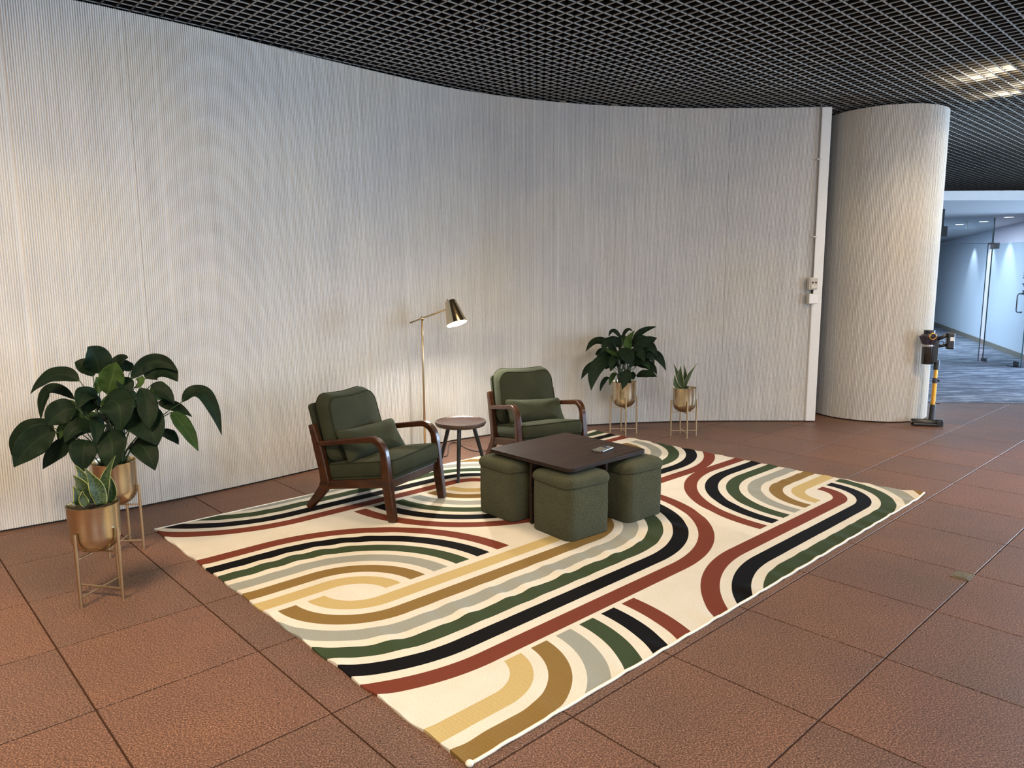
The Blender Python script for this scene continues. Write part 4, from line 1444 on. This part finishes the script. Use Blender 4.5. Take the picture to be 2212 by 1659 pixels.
SNAKE_NEAR = [
   (-1.909, 3.26, 0.471, -1.924, 3.26, 0.553, -1.963, 3.25, 0.646, 0.052, 0),
   (-1.907, 3.28, 0.469, -1.899, 3.29, 0.572, -1.846, 3.3, 0.693, 0.036, 0),
   (-2.017, 3.3, 0.456, -2.014, 3.3, 0.542, -2.051, 3.3, 0.599, 0.048, 0),
   (-2.003, 3.25, 0.47, -2.006, 3.25, 0.51, -2.026, 3.25, 0.561, 0.038, 0),
   (-2.021, 3.35, 0.46, -2.039, 3.36, 0.553, -2.073, 3.36, 0.632, 0.043, 0),
   (-1.908, 3.32, 0.464, -1.885, 3.32, 0.525, -1.889, 3.32, 0.587, 0.036, 0),
   (-1.986, 3.33, 0.456, -1.989, 3.33, 0.504, -2.004, 3.33, 0.547, 0.04, 0),
   (-1.957, 3.23, 0.474, -1.972, 3.23, 0.506, -1.971, 3.23, 0.543, 0.03, 0),
]
SNAKE_FAR = [
   (1.591, 6.79, 0.464, 1.558, 6.79, 0.594, 1.518, 6.79, 0.694, 0.034, 0),
   (1.6, 6.76, 0.461, 1.579, 6.76, 0.576, 1.584, 6.76, 0.679, 0.064, 0),
   (1.633, 6.82, 0.455, 1.641, 6.82, 0.56, 1.627, 6.82, 0.679, 0.044, 0),
   (1.631, 6.79, 0.471, 1.661, 6.79, 0.571, 1.74, 6.79, 0.693, 0.041, 0),
   (1.588, 6.74, 0.46, 1.534, 6.74, 0.505, 1.524, 6.74, 0.599, 0.052, 0),
]


stand_big = make_stand('brass stand holding the near-left peace lily, behind the small pot by the left wall', 0.127, 0.375, 0.262)
stand_big.location, stand_big.rotation_euler = (-2.2065, 3.914, 0), (0, 0, R(-85.3))
sb2 = copy_tree(stand_big)
sb2['label'] = 'brass stand holding the far peace lily, behind the coffee table against the wall'
sb2.location, sb2.rotation_euler = (1.073, 6.895, 0), (0, 0, R(-89))
stand_small = make_stand('small brass stand holding the near-left snake plant in front of the big lily', 0.1215, 0.352, 0.232)
stand_small.location, stand_small.rotation_euler = (-1.972, 3.302, 0), (0, 0, R(-102))
ss2 = copy_tree(stand_small)
ss2['label'] = 'small brass stand holding the far snake plant near the white post'
ss2.location, ss2.rotation_euler = (1.630, 6.795, 0), (0, 0, R(-88))
make_plant('potted_peace_lily', 'large dark-leaved peace lily in a brass pot by the left part of the wall', (-2.2065, 3.914, 0), 0.1165, 0.266, 0.512, LILY_NEAR, 'lily')
make_plant('potted_peace_lily', 'dark-leaved peace lily in a brass pot, right of the far armchair', (1.073, 6.895, 0), 0.1180, 0.266, 0.515, LILY_FAR, 'lily')
make_plant('potted_snake_plant', 'yellow-edged snake plant in a coppery brass pot at the left, nearest the camera', (-1.972, 3.302, 0), 0.1110, 0.236, 0.465, SNAKE_NEAR, 'snake')
make_plant('potted_snake_plant', 'small snake plant in a brass pot, nearest the white wall post', (1.630, 6.795, 0), 0.1110, 0.236, 0.467, SNAKE_FAR, 'snake')

# ------------------------------------------------------------------ cordless vacuum leaning on the column
vc_ = thing('cordless_vacuum', 'black cordless stick vacuum with gold tube standing against the column', 'vacuum cleaner', (4.205, 7.205, 0), R(-14))
P, K = M['plastic_black'], M['plastic_grey']
hd = add('floor_head', tb([(-0.165, 0, 0.036), (-0.155, 0, 0.036), (0.0, 0, 0.034), (0.115, 0, 0.034), (0.125, 0, 0.034)], [0.026, 0.033, 0.033, 0.031, 0.024], 16), P, vc_, smooth=True, ang=50)
add('head_plate', bx(-0.155, 0.12, -0.05, 0.03, 0.004, 0.030), P, hd, bevel=0.008)
add('wheel', tb([(0.085, -0.034, 0.030), (0.085, -0.052, 0.030)], 0.028, 16), P, hd, smooth=True, ang=50)
add('roller_cap', tb([(-0.168, 0, 0.036), (-0.160, 0, 0.036)], 0.020, 14), M['silver'], hd)
def vt(a, b, r0, r1, m, nm, seg=16, par=None):
    return add(nm, tb([a, b], [r0, r1], seg), m, par or vc_, smooth=True, ang=50)
lean = lambda z: (0.022 + 0.030 * z, 0.012 + 0.055 * z, z)
vt(lean(0.055), lean(0.13), 0.030, 0.026, P, 'neck')
vt(lean(0.11), lean(0.215), 0.026, 0.0245, P, 'lower_collar')
vt(lean(0.215), lean(0.445), 0.0205, 0.0205, M['gold_tube'], 'lower_tube')
vt(lean(0.43), lean(0.482), 0.0265, 0.0265, K, 'tube_clamp')
add('clamp_button', lt([(0, 0.0), (0.013, 0.0), (0.013, 0.012), (0, 0.014)], 12), K, vc_, smooth=True).matrix_local = Matrix.Translation(lean(0.456)) @ Matrix.Translation((0.026, -0.004, 0)) @ Matrix.Rotation(R(90), 4, 'Y')
vt(lean(0.48), lean(0.575), 0.0170, 0.0170, M['gold_tube'], 'upper_tube')
vt(lean(0.565), lean(0.66), 0.026, 0.027, P, 'tube_socket')
add('motor_spine', bx(-0.018, 0.045, 0.02, 0.075, 0.63, 0.86), P, vc_, bevel=0.012, seg=3)
bc_ = Vector((-0.048, 0.040, 0))
def vl(prof, m, nm, par=None):
    o = add(nm, lt(prof, 28), m, par or vc_, smooth=True, ang=40)
    o.location = bc_
    return o
vl([(0, 0.622), (0.052, 0.622), (0.055, 0.626), (0.055, 0.795), (0, 0.795)], M['bin'], 'dust_bin')
vl([(0, 0.795), (0.052, 0.795), (0.054, 0.800), (0.053, 0.818), (0, 0.818)], M['silver'], 'ring')
vl([(0, 0.818), (0.048, 0.818), (0.074, 0.885), (0.076, 0.905), (0.058, 0.925), (0, 0.925)], K, 'cyclone_housing')
for k in range(9):
    a = 2 * math.pi * k / 9
    c_, s_ = math.cos(a), math.sin(a)
    add('cyclone', tb([(bc_.x + c_ * 0.050, bc_.y + s_ * 0.050, 0.825), (bc_.x + c_ * 0.072, bc_.y + s_ * 0.072, 0.905)], [0.011, 0.017], 10), K, vc_, smooth=True, ang=50)
vl([(0, 0.922), (0.050, 0.922), (0.050, 0.958), (0.046, 0.962), (0, 0.962)], P, 'filter_cap')
ring = add('cap_ring', tb([(0.030 * math.cos(2 * math.pi * k / 16), 0, 0.030 * math.sin(2 * math.pi * k / 16)) for k in range(16)], 0.0045, 6, closed=True), M['gold_tube'], vc_, smooth=True)
ring.location = (bc_.x + 0.012, bc_.y - 0.078, 0.905)
add('handle', tb([(0.010, 0.04, 0.865), (0.075, 0.03, 0.895), (0.120, 0.025, 0.925)], [0.022, 0.017, 0.018], 14), P, vc_, smooth=True)
add('lower_bridge', tb([(0.020, 0.04, 0.800), (0.075, 0.035, 0.805), (0.115, 0.03, 0.820)], [0.016, 0.012, 0.014], 12), P, vc_, smooth=True)
add('trigger_loop', tb([(0.035, 0.025, 0.825), (0.045, 0.025, 0.850), (0.072, 0.025, 0.855), (0.085, 0.025, 0.840), (0.082, 0.025, 0.822), (0.06, 0.025, 0.815)], 0.0042, 8, closed=True), P, vc_, smooth=True)
bt = add('battery', bx(0.105, 0.175, -0.005, 0.065, 0.775, 0.942), P, vc_, bevel=0.014, seg=3)
lb = add('battery_label', bx(0.130, 0.166, -0.0062, -0.0050, 0.860, 0.897), M['paper'], bt)
lb['label'] = 'white printed label'
